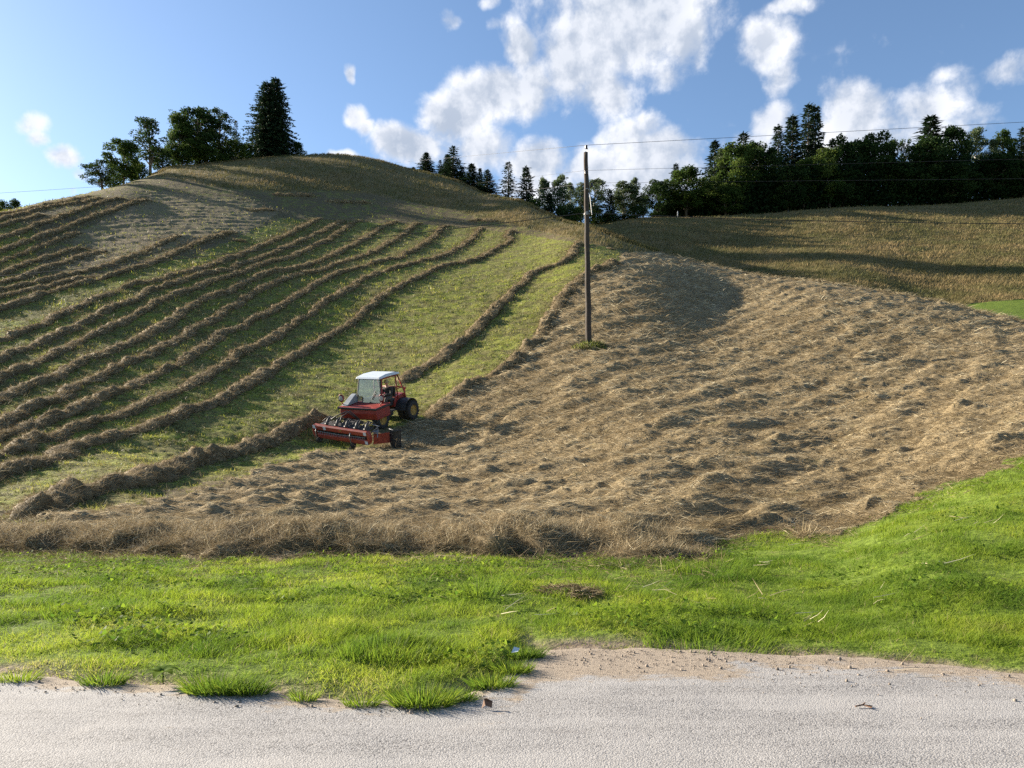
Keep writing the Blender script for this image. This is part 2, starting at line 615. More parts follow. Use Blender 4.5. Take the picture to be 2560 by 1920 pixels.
def plain(name, col, rough=0.5, metal=0.0, vary=0.25, scale=6.0, coat=0.0, dirt=None):
    m, T = new_mat(name)
    co = T.new('ShaderNodeTexCoord').outputs['Object']
    n = T.noise(co, scale, 6, 0.6)
    dark = tuple(c * (1 - vary) for c in col)
    lite = tuple(min(1, c * (1 + vary)) for c in col)
    c = T.mix(T.rng(n, 0.3, 0.7), dark, lite)
    if dirt:
        c = T.mix(T.rng(T.noise(co, scale * 0.5, 8, 0.7), 0.52, 0.72, 0.0, 0.75), c, dirt)
    b = T.new('ShaderNodeBsdfPrincipled')
    T.l.new(c, b.inputs['Base Color'])
    T.l.new(T.rng(n, 0.3, 0.7, rough * 0.85, min(1, rough * 1.15)), b.inputs['Roughness'])
    b.inputs['Metallic'].default_value = metal
    b.inputs['Coat Weight'].default_value = coat
    bp = T.new('ShaderNodeBump')
    bp.inputs['Strength'].default_value = 0.08
    T.l.new(n, bp.inputs['Height'])
    T.l.new(bp.outputs[0], b.inputs['Normal'])
    o = T.new('ShaderNodeOutputMaterial')
    T.l.new(b.outputs[0], o.inputs[0])
    return m


def fibre(name, stops, trans=0.35, rough=0.6, spec=0.25, patch=None, pscale=0.5):
    """blades, straw and leaves: colour from each one's own 'var', some light passes through"""
    m, T = new_mat(name)
    ramp = T.new('ShaderNodeValToRGB')
    T.l.new(T.attr('var'), ramp.inputs[0])
    e = ramp.color_ramp.elements
    while len(e) < len(stops):
        e.new(0.5)
    for i, (p, c) in enumerate(stops):
        e[i].position = p
        e[i].color = c + (1.0,)
    c = ramp.outputs[0]
    if patch:
        pos = T.new('ShaderNodeNewGeometry').outputs['Position']
        c = T.mix(T.rng(T.noise(pos, pscale, 4, 0.6), 0.42, 0.62, 0, patch[1]), c, patch[0])
    b = T.new('ShaderNodeBsdfPrincipled')
    T.l.new(c, b.inputs['Base Color'])
    b.inputs['Roughness'].default_value = rough
    b.inputs['Specular IOR Level'].default_value = spec
    t = T.new('ShaderNodeBsdfTranslucent')
    T.l.new(c, t.inputs[0])
    mx = T.new('ShaderNodeMixShader')
    mx.inputs[0].default_value = trans
    T.l.new(b.outputs[0], mx.inputs[1])
    T.l.new(t.outputs[0], mx.inputs[2])
    o = T.new('ShaderNodeOutputMaterial')
    T.l.new(mx.outputs[0], o.inputs[0])
    return m


def ground_mat():
    m, T = new_mat('field_ground')
    pos = T.new('ShaderNodeNewGeometry').outputs['Position']
    hay, tall, lush, mow = T.attr('hay'), T.attr('tall'), T.attr('lush'), T.attr('mow')
    nf = T.noise(T.scaled(pos, (1, 1.3, 1)), 7.0, 6, 0.65)
    nm = T.noise(pos, 0.9, 5, 0.6)
    nb = T.noise(pos, 0.16, 4, 0.55)
    ns = T.noise(T.scaled(pos, (2.2, 9.0, 9.0)), 3.0, 5, 0.7)
    # stubble
    st = T.mix(T.rng(nf, 0.36, 0.62), (0.060, 0.066, 0.015), (0.31, 0.325, 0.050))
    brown = T.mix(T.rng(nf, 0.35, 0.65), (0.075, 0.058, 0.030), (0.17, 0.130, 0.066))
    fb = T.math('ADD', T.rng(nm, 0.40, 0.60, 0.0, 1.0, smooth=True), T.rng(nb, 0.48, 0.66, 0.0, 0.7), clamp=True)
    fb = T.math('MULTIPLY', fb, T.rng(mow, 0, 1, 1.0, 0.62))
    fb = T.math('ADD', fb, T.rng(mow, 0, 1, 0.50, 0.0), clamp=True)
    st = T.mix(fb, st, brown)
    # hay
    hc = T.mix(T.rng(ns, 0.32, 0.68), (0.108, 0.081, 0.044), (0.37, 0.283, 0.162))
    hc = T.mix(T.rng(nf, 0.58, 0.75, 0.0, 0.6), hc, (0.46, 0.37, 0.22))
    hc = T.mix(T.rng(nm, 0.60, 0.74, 0.0, 0.45), hc, (0.13, 0.13, 0.045))
    # tall meadow
    tc = T.mix(T.rng(nf, 0.35, 0.65), (0.075, 0.070, 0.026), (0.20, 0.155, 0.062))
    tc = T.mix(T.rng(nb, 0.42, 0.62, 0.0, 0.6), tc, (0.22, 0.150, 0.070))
    # verge
    lc = T.mix(T.rng(nf, 0.35, 0.65), (0.070, 0.105, 0.015), (0.16, 0.215, 0.032))
    lc = T.mix(T.rng(T.noise(pos, 2.1, 5, 0.6), 0.60, 0.75, 0.0, 0.8), lc, (0.13, 0.095, 0.055))
    c = T.mix(tall, st, tc)
    c = T.mix(lush, c, lc)
    c = T.mix(hay, c, hc)
    soil = T.mix(T.rng(nf, 0.35, 0.68), (0.15, 0.112, 0.078), (0.32, 0.255, 0.185))
    c = T.mix(T.rng(T.math('ADD', T.attr('edge'), T.math('MULTIPLY', T.math('SUBTRACT', nm, 0.5), 1.1)), 0.30, 0.55), c, soil)
    b = T.new('ShaderNodeBsdfPrincipled')
    T.l.new(c, b.inputs['Base Color'])
    b.inputs['Roughness'].default_value = 0.9
    b.inputs['Specular IOR Level'].default_value = 0.1
    bp = T.new('ShaderNodeBump')
    bp.inputs['Strength'].default_value = 0.9
    bp.inputs['Distance'].default_value = 0.06
    T.l.new(T.math('ADD', nf, T.math('MULTIPLY', ns, T.math('MULTIPLY', hay, 0.9))), bp.inputs['Height'])
    T.l.new(bp.outputs[0], b.inputs['Normal'])
    o = T.new('ShaderNodeOutputMaterial')
    T.l.new(b.outputs[0], o.inputs[0])
    return m


M_GROUND = ground_mat()

# ---------------------------------------------------------------- terrain sheet
cols_in = np.arange(-60, 1085, 1.7)
cols_l = -60 - np.cumsum(np.geomspace(3, 260, 46))
cols_r = cols_in[-1] + np.cumsum(np.geomspace(3, 260, 46))
PXC = np.concatenate([cols_l[::-1], cols_in, cols_r])
rows = [2.5]
while rows[-1] < 900:
    y = rows[-1]
    st_ = 0.010 if y < 12 else (0.0048 if y < 120 else (0.007 if y < 220 else 0.05))
    rows.append(y * (1 + st_))
ROWS = np.array(rows)
GX = (PXC[None, :] - 512) / FPX * ROWS[:, None]
GY = np.repeat(ROWS[:, None], len(PXC), 1)
zn = zones(GX.ravel(), GY.ravel())
GZ = surf(GX.ravel(), GY.ravel(), zn)
nr, nc = GX.shape
idx = np.arange(nr * nc).reshape(nr, nc)
Q = np.stack([idx[:-1, :-1], idx[:-1, 1:], idx[1:, 1:], idx[1:, :-1]], -1).reshape(-1, 4)
V = np.stack([GX.ravel(), GY.ravel(), GZ], 1)
me = quads_mesh('hillside', V, Q, dict(hay=zn[0], tall=zn[1], lush=zn[2], mow=zn[3], edge=np.exp(-np.clip(from_edge(GX.ravel(), GY.ravel()), 0, 20) / 0.36)))
tag(link('hillside', me, M_GROUND, smooth=True), 'steep hillside with mown strips, spread hay and tall grass', 'hill', kind='structure')

# wide ground under and behind everything
gx = np.linspace(-700, 700, 70)
gy = np.linspace(-300, 1000, 70)
gxx, gyy = np.meshgrid(gx, gy)
far_z = base_z(gxx.ravel(), gyy.ravel())
gz = np.where(gyy.ravel() < 15, -0.25, np.minimum(far_z - 6.0, 80))
gi = np.arange(70 * 70).reshape(70, 70)
Qg = np.stack([gi[:-1, :-1], gi[:-1, 1:], gi[1:, 1:], gi[1:, :-1]], -1).reshape(-1, 4)
o0 = np.zeros(4900)
me = quads_mesh('ground', np.stack([gxx.ravel(), gyy.ravel(), gz], 1), Qg, dict(hay=o0, tall=o0, lush=o0 + 1, mow=o0))
tag(link('ground', me, M_GROUND), kind='structure')


# ---------------------------------------------------------------- road
def road_mat():
    m, T = new_mat('chipped_asphalt')
    pos = T.new('ShaderNodeNewGeometry').outputs['Position']
    dirt = T.attr('dirt')
    vor = T.new('ShaderNodeTexVoronoi')
    T.l.new(pos, vor.inputs['Vector'])
    vor.inputs['Scale'].default_value = 105.0
    vcol = T.new('ShaderNodeSeparateColor')
    T.l.new(vor.outputs['Color'], vcol.inputs[0])
    stone = T.mix(vcol.outputs[0], (0.225, 0.215, 0.205), (0.385, 0.366, 0.350))
    stone = T.mix(T.rng(vcol.outputs[1], 0.86, 0.93), stone, (0.09, 0.085, 0.085))
    gapd = T.rng(vor.outputs['Distance'], 0.34, 0.70, 0.0, 0.5)
    stone = T.mix(gapd, stone, (0.075, 0.070, 0.070))
    big = T.noise(T.scaled(pos, (0.35, 1.8, 1)), 1.3, 5, 0.6)
    stone = T.mix(T.rng(big, 0.40, 0.62, 0.0, 0.55), stone, (0.365, 0.347, 0.330))
    stain = T.noise(T.scaled(pos, (0.5, 1.3, 1)), 2.7, 6, 0.65)
    stone = T.mix(T.rng(stain, 0.56, 0.72, 0.0, 0.45), stone, (0.20, 0.185, 0.175))
    nf = T.noise(pos, 26.0, 6, 0.7)
    sand = T.mix(T.rng(nf, 0.35, 0.68), (0.19, 0.148, 0.108), (0.36, 0.29, 0.215))
    dn = T.math('ADD', dirt, T.math('MULTIPLY', T.math('SUBTRACT', T.noise(T.scaled(pos, (1, 2.2, 1)), 4.2, 9, 0.75), 0.5), 2.4))
    f = T.rng(dn, 0.28, 0.66, 0.0, 0.92, smooth=True)
    c = T.mix(f, stone, sand)
    clod = T.rng(T.noise(T.scaled(pos, (1, 1.6, 1)), 19.0, 3, 0.5), 0.665, 0.70)
    clod = T.math('MULTIPLY', clod, T.rng(dirt, 0.15, 0.5))
    c = T.mix(clod, c, (0.10, 0.078, 0.060))
    b = T.new('ShaderNodeBsdfPrincipled')
    T.l.new(c, b.inputs['Base Color'])
    b.inputs['Roughness'].default_value = 0.85
    b.inputs['Specular IOR Level'].default_value = 0.3
    bp = T.new('ShaderNodeBump')
    bp.inputs['Strength'].default_value = 0.5
    bp.inputs['Distance'].default_value = 0.006
    hgt = T.math('ADD', T.math('SUBTRACT', 1.0, vor.outputs['Distance']), T.math('MULTIPLY', nf, 0.6))
    T.l.new(hgt, bp.inputs['Height'])
    T.l.new(bp.outputs[0], b.inputs['Normal'])
    o = T.new('ShaderNodeOutputMaterial')
    T.l.new(b.outputs[0], o.inputs[0])
    return m


M_ROAD = road_mat()
rx = np.concatenate([np.linspace(-80, -8, 30), np.arange(-7.9, 7.9, 0.045), np.linspace(8, 80, 30)])
tt = np.concatenate([np.linspace(0, 1.6, 90), np.geomspace(1.65, 11, 40)])
rX, rT = np.meshgrid(rx, tt)
edge = road_edge(rX) + 0.16 + 0.24 * (fnoise(rX * 3.5, rX * 0, 5, 4) - 0.5)
rY = edge - rT
rZ = 0.004 + 0.012 * (fnoise(rX * 2, rY * 2, 6, 3) - 0.5) - 0.02 * np.exp(-rT / 0.08)
rZ = rZ - 0.015 * np.clip(rT - 4, 0, 5) * 0.2
dist_e = rT
dirt = 0.95 * np.exp(-(dist_e / 0.28) ** 2)
bay = np.exp(-(np.clip(np.abs(rX - 0.85) - 0.55, 0, 9) / 0.35) ** 2) * np.exp(-(np.clip(dist_e - 0.70, 0, 9) / 0.25) ** 2)
bay2 = np.exp(-(np.clip(1.6 - rX, 0, 9) / 0.6) ** 2) * np.exp(-(dist_e / 0.55) ** 2)
cream = np.exp(-((rX - 2.15) / 0.5) ** 2 - ((rY - 3.72) / 0.10) ** 2) * 0.7
dirt = np.clip(np.maximum.reduce([dirt, bay * 0.98, bay2 * 0.9, cream]), 0, 1)
ri = np.arange(rX.size).reshape(rX.shape)
Qr = np.stack([ri[:-1, 1:], ri[:-1, :-1], ri[1:, :-1], ri[1:, 1:]], -1).reshape(-1, 4)[:, ::-1]
me = quads_mesh('road', np.stack([rX.ravel(), rY.ravel(), rZ.ravel()], 1), Qr[:, ::-1], dict(dirt=dirt.ravel()))
tag(link('road', me, M_ROAD, smooth=True), 'pale chipped asphalt road with a sandy bay at its edge', 'road', kind='structure')


# ---------------------------------------------------------------- strands
def strands(name, P, D, L, Wd, bend, var, mat, parent=None, rnd=None):
    n = len(P)
    rnd = rnd if rnd is not None else RNG.normal(size=(n, 3))
    side = np.cross(D, rnd)
    side /= (np.linalg.norm(side, axis=1, keepdims=True) + 1e-9)
    L, Wd = L[:, None], Wd[:, None]
    mid = P + D * L * 0.5 + bend * 0.28
    tip = P + D * L + bend
    V = np.empty((n, 5, 3), np.float32)
    V[:, 0] = P - side * Wd * 0.5
    V[:, 1] = P + side * Wd * 0.5
    V[:, 2] = mid + side * Wd * 0.42
    V[:, 3] = mid - side * Wd * 0.42
    V[:, 4] = tip
    b = np.arange(n)[:, None] * 5
    loops = (b + np.array([[0, 1, 2, 3, 3, 2, 4]])).ravel()
    starts = (np.arange(n)[:, None] * 7 + np.array([[0, 4]])).ravel()
    totals = np.tile([4, 3], n)
    me = raw_mesh(name, V.reshape(-1, 3), loops, starts, totals, dict(var=np.repeat(var, 5)))
    return link(name, me, mat, parent)


def unit(v):
    return v / (np.linalg.norm(v, axis=1, keepdims=True) + 1e-9)


M_GRASS = fibre('verge_grass', [(0.0, (0.070, 0.122, 0.014)), (0.45, (0.195, 0.272, 0.024)), (0.85, (0.33, 0.375, 0.042)), (1.0, (0.40, 0.335, 0.16))],
                trans=0.58, rough=0.6, spec=0.12, patch=((0.060, 0.135, 0.018), 0.55), pscale=1.3)
M_HAY = fibre('dry_hay', [(0.0, (0.085, 0.063, 0.032)), (0.5, (0.268, 0.205, 0.118)), (0.85, (0.44, 0.350, 0.21)), (1.0, (0.70, 0.61, 0.42))], trans=0.28, rough=0.75, spec=0.08)
M_ROW = fibre('raked_hay', [(0.0, (0.070, 0.052, 0.028)), (0.5, (0.225, 0.168, 0.094)), (0.85, (0.40, 0.315, 0.185)), (1.0, (0.64, 0.55, 0.37))], trans=0.16, rough=0.75, spec=0.08)
M_STUB = fibre('short_stubble', [(0.0, (0.040, 0.055, 0.014)), (0.45, (0.185, 0.215, 0.034)), (0.7, (0.35, 0.375, 0.050)), (1.0, (0.40, 0.36, 0.10))], trans=0.42, rough=0.6,
               patch=((0.12, 0.095, 0.050), 0.85), pscale=0.75)
M_TALL = fibre('ripe_meadow_grass', [(0.0, (0.065, 0.066, 0.024)), (0.5, (0.165, 0.130, 0.056)), (1.0, (0.30, 0.212, 0.105))], trans=0.28, rough=0.7, spec=0.1,
               patch=((0.10, 0.105, 0.036), 0.7), pscale=0.12)


def scatter_screen(n, x0, x1, y0, y1, near=True):
    """points spread over the land, thinning with distance"""
    px = RNG.uniform(x0, x1, n)
    py = RNG.uniform(y0, y1, n)
    Y = inv(px, py, near)
    Y = Y * (1 + RNG.uniform(-0.012, 0.012, n))
    X = (px - 512) / FPX * Y
    return X, Y


# verge grass: blades over the bank between road and hay
N = 700000
Yg = np.exp(RNG.uniform(math.log(4.6), math.log(19), N))
Xg = RNG.uniform(-0.86, 0.88, N) * Yg
e = from_edge(Xg, Yg)
keep = e > 0.02 + 0.16 * fnoise(Xg * 3, Yg * 3, 9, 2) + 0.10 * RNG.random(N) ** 2
Xg, Yg, e = Xg[keep], Yg[keep], e[keep]
zz = zones(Xg, Yg)
keep = (zz[2] > 0.5)
bare = fnoise(Xg * 1.5, Yg * 1.9, 12, 4)
thin = np.clip((e - 0.05) / 0.7, 0.0, 1) * np.clip(0.2 + 5 * (fnoise(Xg * 3.3, Yg * 3.3, 99, 3) - .32) + e * 1.2, 0.1, 1)
keep &= RNG.random(len(Xg)) < (0.25 + 0.75 * thin) * np.clip((bare - 0.30) * 9 + (Xg < 1.0) * 0.6, 0.12, 1)
Xg, Yg, e = Xg[keep], Yg[keep], e[keep]
n = len(Xg)
tuft = fnoise(Xg * 2.0, Yg * 2.6, 15, 3)
Zg = surf(Xg, Yg) - 0.01
D = unit(np.stack([RNG.normal(0.05, 0.38, n), RNG.normal(-0.03, 0.38, n), np.ones(n)], 1))
hgt = (0.022 + 0.24 * np.clip(tuft - 0.34, 0, 1) ** 1.25 + 0.06 * RNG.random(n) ** 3) * (0.55 + 0.45 * np.clip(e / 1.0, 0, 1)) * (0.8 + 0.4 * RNG.random(n))
wid = np.maximum(0.0038, 0.00050 * Yg) * RNG.uniform(0.7, 1.4, n)
bend = np.stack([RNG.normal(0.2, 0.6, n), RNG.normal(0, 0.6, n), -RNG.random(n) * 0.5], 1) * hgt[:, None] * 0.6
yel = np.clip(1 - e / 0.9, 0, 1) * 0.22
var = np.clip(0.45 + 0.55 * (fnoise(Xg * 1.2, Yg * 1.2, 19, 3) - 0.5) * 2 + RNG.normal(0, 0.13, n) + yel - 0.25 * np.clip(tuft - .55, 0, 1), 0, 0.93)
var[RNG.random(n) < 0.02 + 0.40 * np.clip(1 - e / 0.5, 0, 1)] = 1.0
g = strands('verge_grass', np.stack([Xg, Yg, Zg], 1), D, hgt, wid, bend, var, M_GRASS)
tag(g, 'bright green roadside grass between asphalt and hay', 'grass', kind='stuff')

# broad leaves among the grass
N = 26000
Yl = np.exp(RNG.uniform(math.log(5.2), math.log(14), N))
Xl = RNG.uniform(-0.78, 0.8, N) * Yl
cl = fnoise(Xl * 0.9, Yl * 1.2, 77, 3)
k = (cl > 0.575) & (Yl - road_edge(Xl) > 0.45)
Xl, Yl = Xl[k], Yl[k]
k = zones(Xl, Yl)[2] > 0.5
Xl, Yl = Xl[k], Yl[k]
n = len(Xl)
Zl = surf(Xl, Yl) + RNG.uniform(0.02, 0.10, n)
D = unit(np.stack([RNG.normal(0, 1, n), RNG.normal(0, 1, n), RNG.normal(0.3, 0.35, n)], 1))
Ll = RNG.uniform(0.025, 0.055, n)
rn = np.stack([RNG.normal(0, .35, n), RNG.normal(0, .35, n), np.ones(n)], 1)
g = strands('clover', np.stack([Xl, Yl, Zl], 1), D, Ll, Ll * 0.75, np.zeros((n, 3)), np.clip(RNG.normal(0.25, 0.15, n), 0, .8), M_GRASS, rnd=rn)
tag(g, 'low broad green leaves growing through the roadside grass', 'ground cover', kind='stuff')

# spread hay
N = 500000
X, Y = scatter_screen(N, -60, 1110, 250, 560)
zz = zones(X, Y)
k = (zz[0] > 0.9) | ((zz[0] > 0.3) & (RNG.random(N) < 0.20)) | (inpoly(zz[4], zz[5] - 16 * RNG.random(N) ** 2, HAYP) & (RNG.random(N) < .45) & (zz[5] > 440))
X, Y = X[k], Y[k]
n = len(X)
Z = surf(X, Y) + 0.01
lump = fnoise(X * 1.0, Y * 2.4, 21, 3)
yaw = RNG.normal(0.12, 0.55, n) + (RNG.random(n) < .5) * math.pi
D = unit(np.stack([np.cos(yaw), np.sin(yaw), RNG.normal(0.18, 0.26, n)], 1))
L = RNG.uniform(0.14, 0.50, n) * np.clip(Y / 30, 0.75, 1.8)
wid = np.maximum(0.0040, 0.00042 * Y) * RNG.uniform(0.6, 1.3, n)
bend = np.stack([RNG.normal(0, .25, n), RNG.normal(0, .25, n), -RNG.random(n) * 0.30], 1) * L[:, None]
var = np.clip(0.30 + 1.1 * (lump - 0.32) + RNG.normal(0, 0.24, n), 0, 1)
g = strands('spread_hay', np.stack([X, Y, Z], 1), D, L, wid, bend, var, M_HAY)
tag(g, 'tan dry hay spread loose over the slope right of the windrows', 'hay', kind='stuff')

# hay stubble between the rows
N = 300000
X, Y = scatter_screen(N, -130, 720, 175, 560)
zz = zones(X, Y)
k = (zz[0] < 0.9) & (zz[1] < 0.5) & (zz[2] < 0.5) & ((zz[3] > .5) | (RNG.random(N) < .35))
X, Y = X[k], Y[k]
n = len(X)
Z = surf(X, Y) - 0.01
D = unit(np.stack([RNG.normal(0.0, 0.55, n), RNG.normal(0, 0.55, n), np.ones(n)], 1))
L = RNG.uniform(0.04, 0.10, n) * np.clip(Y / 40, 0.8, 1.6) * np.clip((fnoise(X * 1.6, Y * 2.4, 51, 3) - .36) * 7, 0.3, 2.0)
wid = np.maximum(0.004, 0.0007 * Y) * RNG.uniform(0.7, 1.3, n)
g = strands('mown_stubble', np.stack([X, Y, Z], 1), D, L, wid, RNG.normal(0, .25, (n, 3)) * L[:, None],
            np.clip((fnoise(X * 0.8, Y * 1.5, 88, 3) - .5) * 2.2 + .42 + RNG.normal(0, .16, n), 0, 1), M_STUB)
tag(g, 'short yellow green stubble of the mown strips', 'stubble', kind='stuff')


# tall grass on the knoll and the far meadow
def tall_patch(name, n, x0, x1, y0, y1, near, label):
    X, Y = scatter_screen(n, x0, x1, y0, y1, near)
    if near:
        z5 = zones(X, Y)
        k = z5[1] > 0.5
    else:
        px = 512 + X / Y * FPX
        z5 = zones(X, Y)
        k = (~z5[6]) & (z5[1] > 0.5)
    X, Y = X[k], Y[k]
    n = len(X)
    Z = surf(X, Y) - 0.03
    D = unit(np.stack([RNG.normal(0.15, 0.28, n), RNG.normal(0, 0.28, n), np.ones(n)], 1))
    L = RNG.uniform(0.35, 0.9, n) * (0.72 if near else 0.75) * (0.7 + 0.6 * fnoise(X * .3, Y * .3, 5, 2))
    wid = np.maximum(0.02, 0.0006 * Y) * RNG.uniform(0.6, 1.3, n)
    bend = np.stack([RNG.normal(.3, .3, n), RNG.normal(0, .3, n), -RNG.random(n) * .3], 1) * L[:, None] * .6
    var = np.clip(fnoise(X * .25, Y * .25, 90, 3) + RNG.normal(0, .2, n), 0, 1)
    tag(strands(name, np.stack([X, Y, Z], 1), D, L, wid, bend, var, M_TALL), label, 'grass', kind='stuff')


tall_patch('tall_grass', 150000, 100, 860, 150, 285, True, 'tall ripe brown grass standing on the rounded hilltop')
tall_patch('meadow_grass', 150000, 560, 1060, 195, 330, False, 'unmown tan meadow grass on the far slope below the dark wood')


# ---------------------------------------------------------------- windrows
def resample(P, ds):
    P = np.asarray(P)
    s = np.concatenate([[0], np.cumsum(np.linalg.norm(np.diff(P, axis=0), axis=1))])
    m = max(8, int(s[-1] / ds))
    t = np.linspace(0, s[-1], m)
    ker = np.ones(max(3, int(2.2 / ds) | 1))
    out = []
    for c in range(2):
        v = np.interp(t, s, P[:, c])
        pad = len(ker) // 2
        v = np.convolve(np.pad(v, pad, mode='reflect', reflect_type='odd'), ker / ker.sum(), 'valid')
        out.append(v)
    return np.stack(out, 1), t


ROWN = [0]


def windrow(pts, label, w=0.50, h=0.44, per_m=460, name='hay_windrow', ground=None, even=0.55):
    ROWN[0] += 1
    sd_ = ROWN[0] * 13
    if ground is None:
        p = np.array(pts, float)
        if p[0, 0] < -5:        # runs on out of sight to the left
            d_ = (p[2] - p[0]) / max(1e-3, p[2, 0] - p[0, 0])
            p = np.concatenate([(p[0] - d_ * 75)[None], p])
        X, Y = ground_at(p[:, 0], p[:, 1])
        X, Y = ground_at(p[:, 0], p[:, 1] + 0.22 * FPX / np.maximum(Y, 10))
        G = np.stack([X, Y], 1)
    else:
        G = np.array(ground)
    C, s = resample(G, 0.14)
    Lr = s[-1]
    T_ = np.gradient(C, axis=0)
    T_ = T_ / (np.linalg.norm(T_, axis=1, keepdims=True) + 1e-9)
    Nn = np.stack([-T_[:, 1], T_[:, 0]], 1)
    C = C + Nn * ((fnoise(s * 0.55, s * 0, sd_, 3) - 0.5) * 0.55)[:, None]
    taper = np.clip(np.minimum(s, Lr - s) / 0.9, 0, 1) ** 0.8
    taper = taper * np.clip(even + 3.0 * (fnoise(s * 1.7, s * 0 + 4, sd_ + 15, 2) - .24), even, 1)
    hh = h * (0.30 + 1.0 * fnoise(s * 0.85, s * 0, sd_ + 3, 3)) * taper
    ww = w * (0.50 + 0.9 * fnoise(s * 0.6, s * 0 + 9, sd_ + 5, 3)) * (0.4 + 0.6 * taper)
    th = np.linspace(0, math.pi, 11)
    jit = fnoise(s[:, None] * 2.6 + 0 * th[None], th[None] * 2.0 + 0 * s[:, None], sd_ + 7, 2) - 0.5
    fine = vnoise(s[:, None] * 8.0 + 0 * th[None], th[None] * 5.0 + 0 * s[:, None], sd_ + 9) - 0.5
    rad = 0.86 + 0.62 * jit + 0.30 * fine
    off = np.cos(th)[None] * ww[:, None] * rad
    up = np.sin(th)[None] ** 0.85 * hh[:, None] * rad
    VX = C[:, 0:1] + Nn[:, 0:1] * off
    VY = C[:, 1:2] + Nn[:, 1:2] * off
    VZ = base_z(VX.ravel(), VY.ravel()).reshape(VX.shape) - 0.05 + up
    V = np.stack([VX, VY, VZ], -1)
    m, kk = VX.shape
    ii = np.arange(m * kk).reshape(m, kk)
    Q = np.stack([ii[:-1, :-1], ii[:-1, 1:], ii[1:, 1:], ii[1:, :-1]], -1).reshape(-1, 4)
    var0 = np.clip(0.34 + 0.45 * (jit + fine), 0, 0.7).ravel()
    # loose straw sticking out of it
    dens = np.clip(42 / C[:-1, 1], 0.8, 3.2) if per_m < 1000 else np.ones(m - 1)
    n = int(0.14 * dens.sum() * per_m)
    a = RNG.choice(m - 1, n, p=dens / dens.sum())
    b = RNG.integers(0, kk - 1, n)
    f1, f2 = RNG.random(n)[:, None], RNG.random(n)[:, None]
    P = (V[a, b] * (1 - f1) + V[a + 1, b] * f1) * (1 - f2) + (V[a, b + 1] * (1 - f1) + V[a + 1, b + 1] * f1) * f2
    thv = th[b] + f2[:, 0] * (th[1] - th[0])
    outv = np.stack([Nn[a, 0] * np.cos(thv), Nn[a, 1] * np.cos(thv), np.sin(thv)], 1)
    tang = np.stack([T_[a, 0], T_[a, 1], np.zeros(n)], 1)
    D = unit(outv * RNG.uniform(0.0, 0.40 if per_m > 1000 else 0.7, n)[:, None] + RNG.normal(0, 0.55, (n, 3)) + tang * RNG.normal(0, 0.6, n)[:, None] + np.array([0.25, 0, 0.1]))
    Lh = RNG.uniform(0.08, 0.24, n) * np.where(RNG.random(n) < .12, 1.9, 1) * (1.25 if per_m > 1000 else 1.0)
    dist = np.maximum(P[:, 1], 8)
    wd = np.maximum(0.0045, 0.00045 * dist) * RNG.uniform(0.6, 1.3, n)
    bend = np.stack([RNG.normal(0, .25, n), RNG.normal(0, .25, n), -RNG.random(n) * .5], 1) * Lh[:, None]
    var = np.clip((0.46 if per_m > 1000 else 0.36) + RNG.normal(0, .22, n) + 0.22 * np.sin(thv), 0, 1)  # straw coloured lighter towards the crest, painting light onto the row tops
    # wisps lying about its foot
    n2 = 0 if (name == 'hay_heap' and per_m < 1000) else int(n * 0.30)
    a2 = RNG.integers(0, m, n2)
    o2 = RNG.normal(0, 1.0, n2) * (w * 1.25 + .2)
    P2 = np.stack([C[a2, 0] + Nn[a2, 0] * o2, C[a2, 1] + Nn[a2, 1] * o2, np.zeros(n2)], 1)
    P2[:, 2] = base_z(P2[:, 0], P2[:, 1]) + RNG.uniform(0.0, 0.07, n2)
    P = np.concatenate([P, P2])
    D = np.concatenate([D, unit(np.stack([RNG.normal(0, 1, n2), RNG.normal(0, 1, n2), RNG.normal(.15, .25, n2)], 1))])
    Lh = np.concatenate([Lh, RNG.uniform(.10, .32, n2)])
    wd = np.concatenate([wd, np.maximum(0.004, 0.00042 * np.maximum(P2[:, 1], 8)) * RNG.uniform(.6, 1.3, n2)])
    bend = np.concatenate([bend, RNG.normal(0, .05, (n2, 3))])
    var = np.concatenate([var, np.clip(RNG.normal(.45, .22, n2), 0, 1)])
    n = n + n2
    # one mesh: core + straw
    side = unit(np.cross(D, RNG.normal(size=(n, 3))))
    SV = np.empty((n, 5, 3))
    mid, tip = P + D * Lh[:, None] * .5 + bend * .28, P + D * Lh[:, None] + bend
    SV[:, 0], SV[:, 1] = P - side * wd[:, None] * .5, P + side * wd[:, None] * .5
    SV[:, 2], SV[:, 3], SV[:, 4] = mid + side * wd[:, None] * .42, mid - side * wd[:, None] * .42, tip
    nv = m * kk
    lo = (nv + np.arange(n)[:, None] * 5 + np.array([[0, 1, 2, 3, 3, 2, 4]])).ravel()
    st1 = np.arange(len(Q)) * 4
    st2 = len(Q) * 4 + (np.arange(n)[:, None] * 7 + np.array([[0, 4]])).ravel()
    me = raw_mesh(name, np.concatenate([V.reshape(-1, 3), SV.reshape(-1, 3)]), np.concatenate([Q.ravel(), lo]),
                  np.concatenate([st1, st2]), np.concatenate([np.full(len(Q), 4), np.tile([4, 3], n)]),
                  dict(var=np.concatenate([var0, np.repeat(var, 5)])))
    o = link(name, me, M_ROW)
    o['label'] = label
    o['category'] = 'hay row'
    o['group'] = 'raked hay rows on the hillside'
    return o


def seq(f, *p):
    return [f(*q) for q in p]


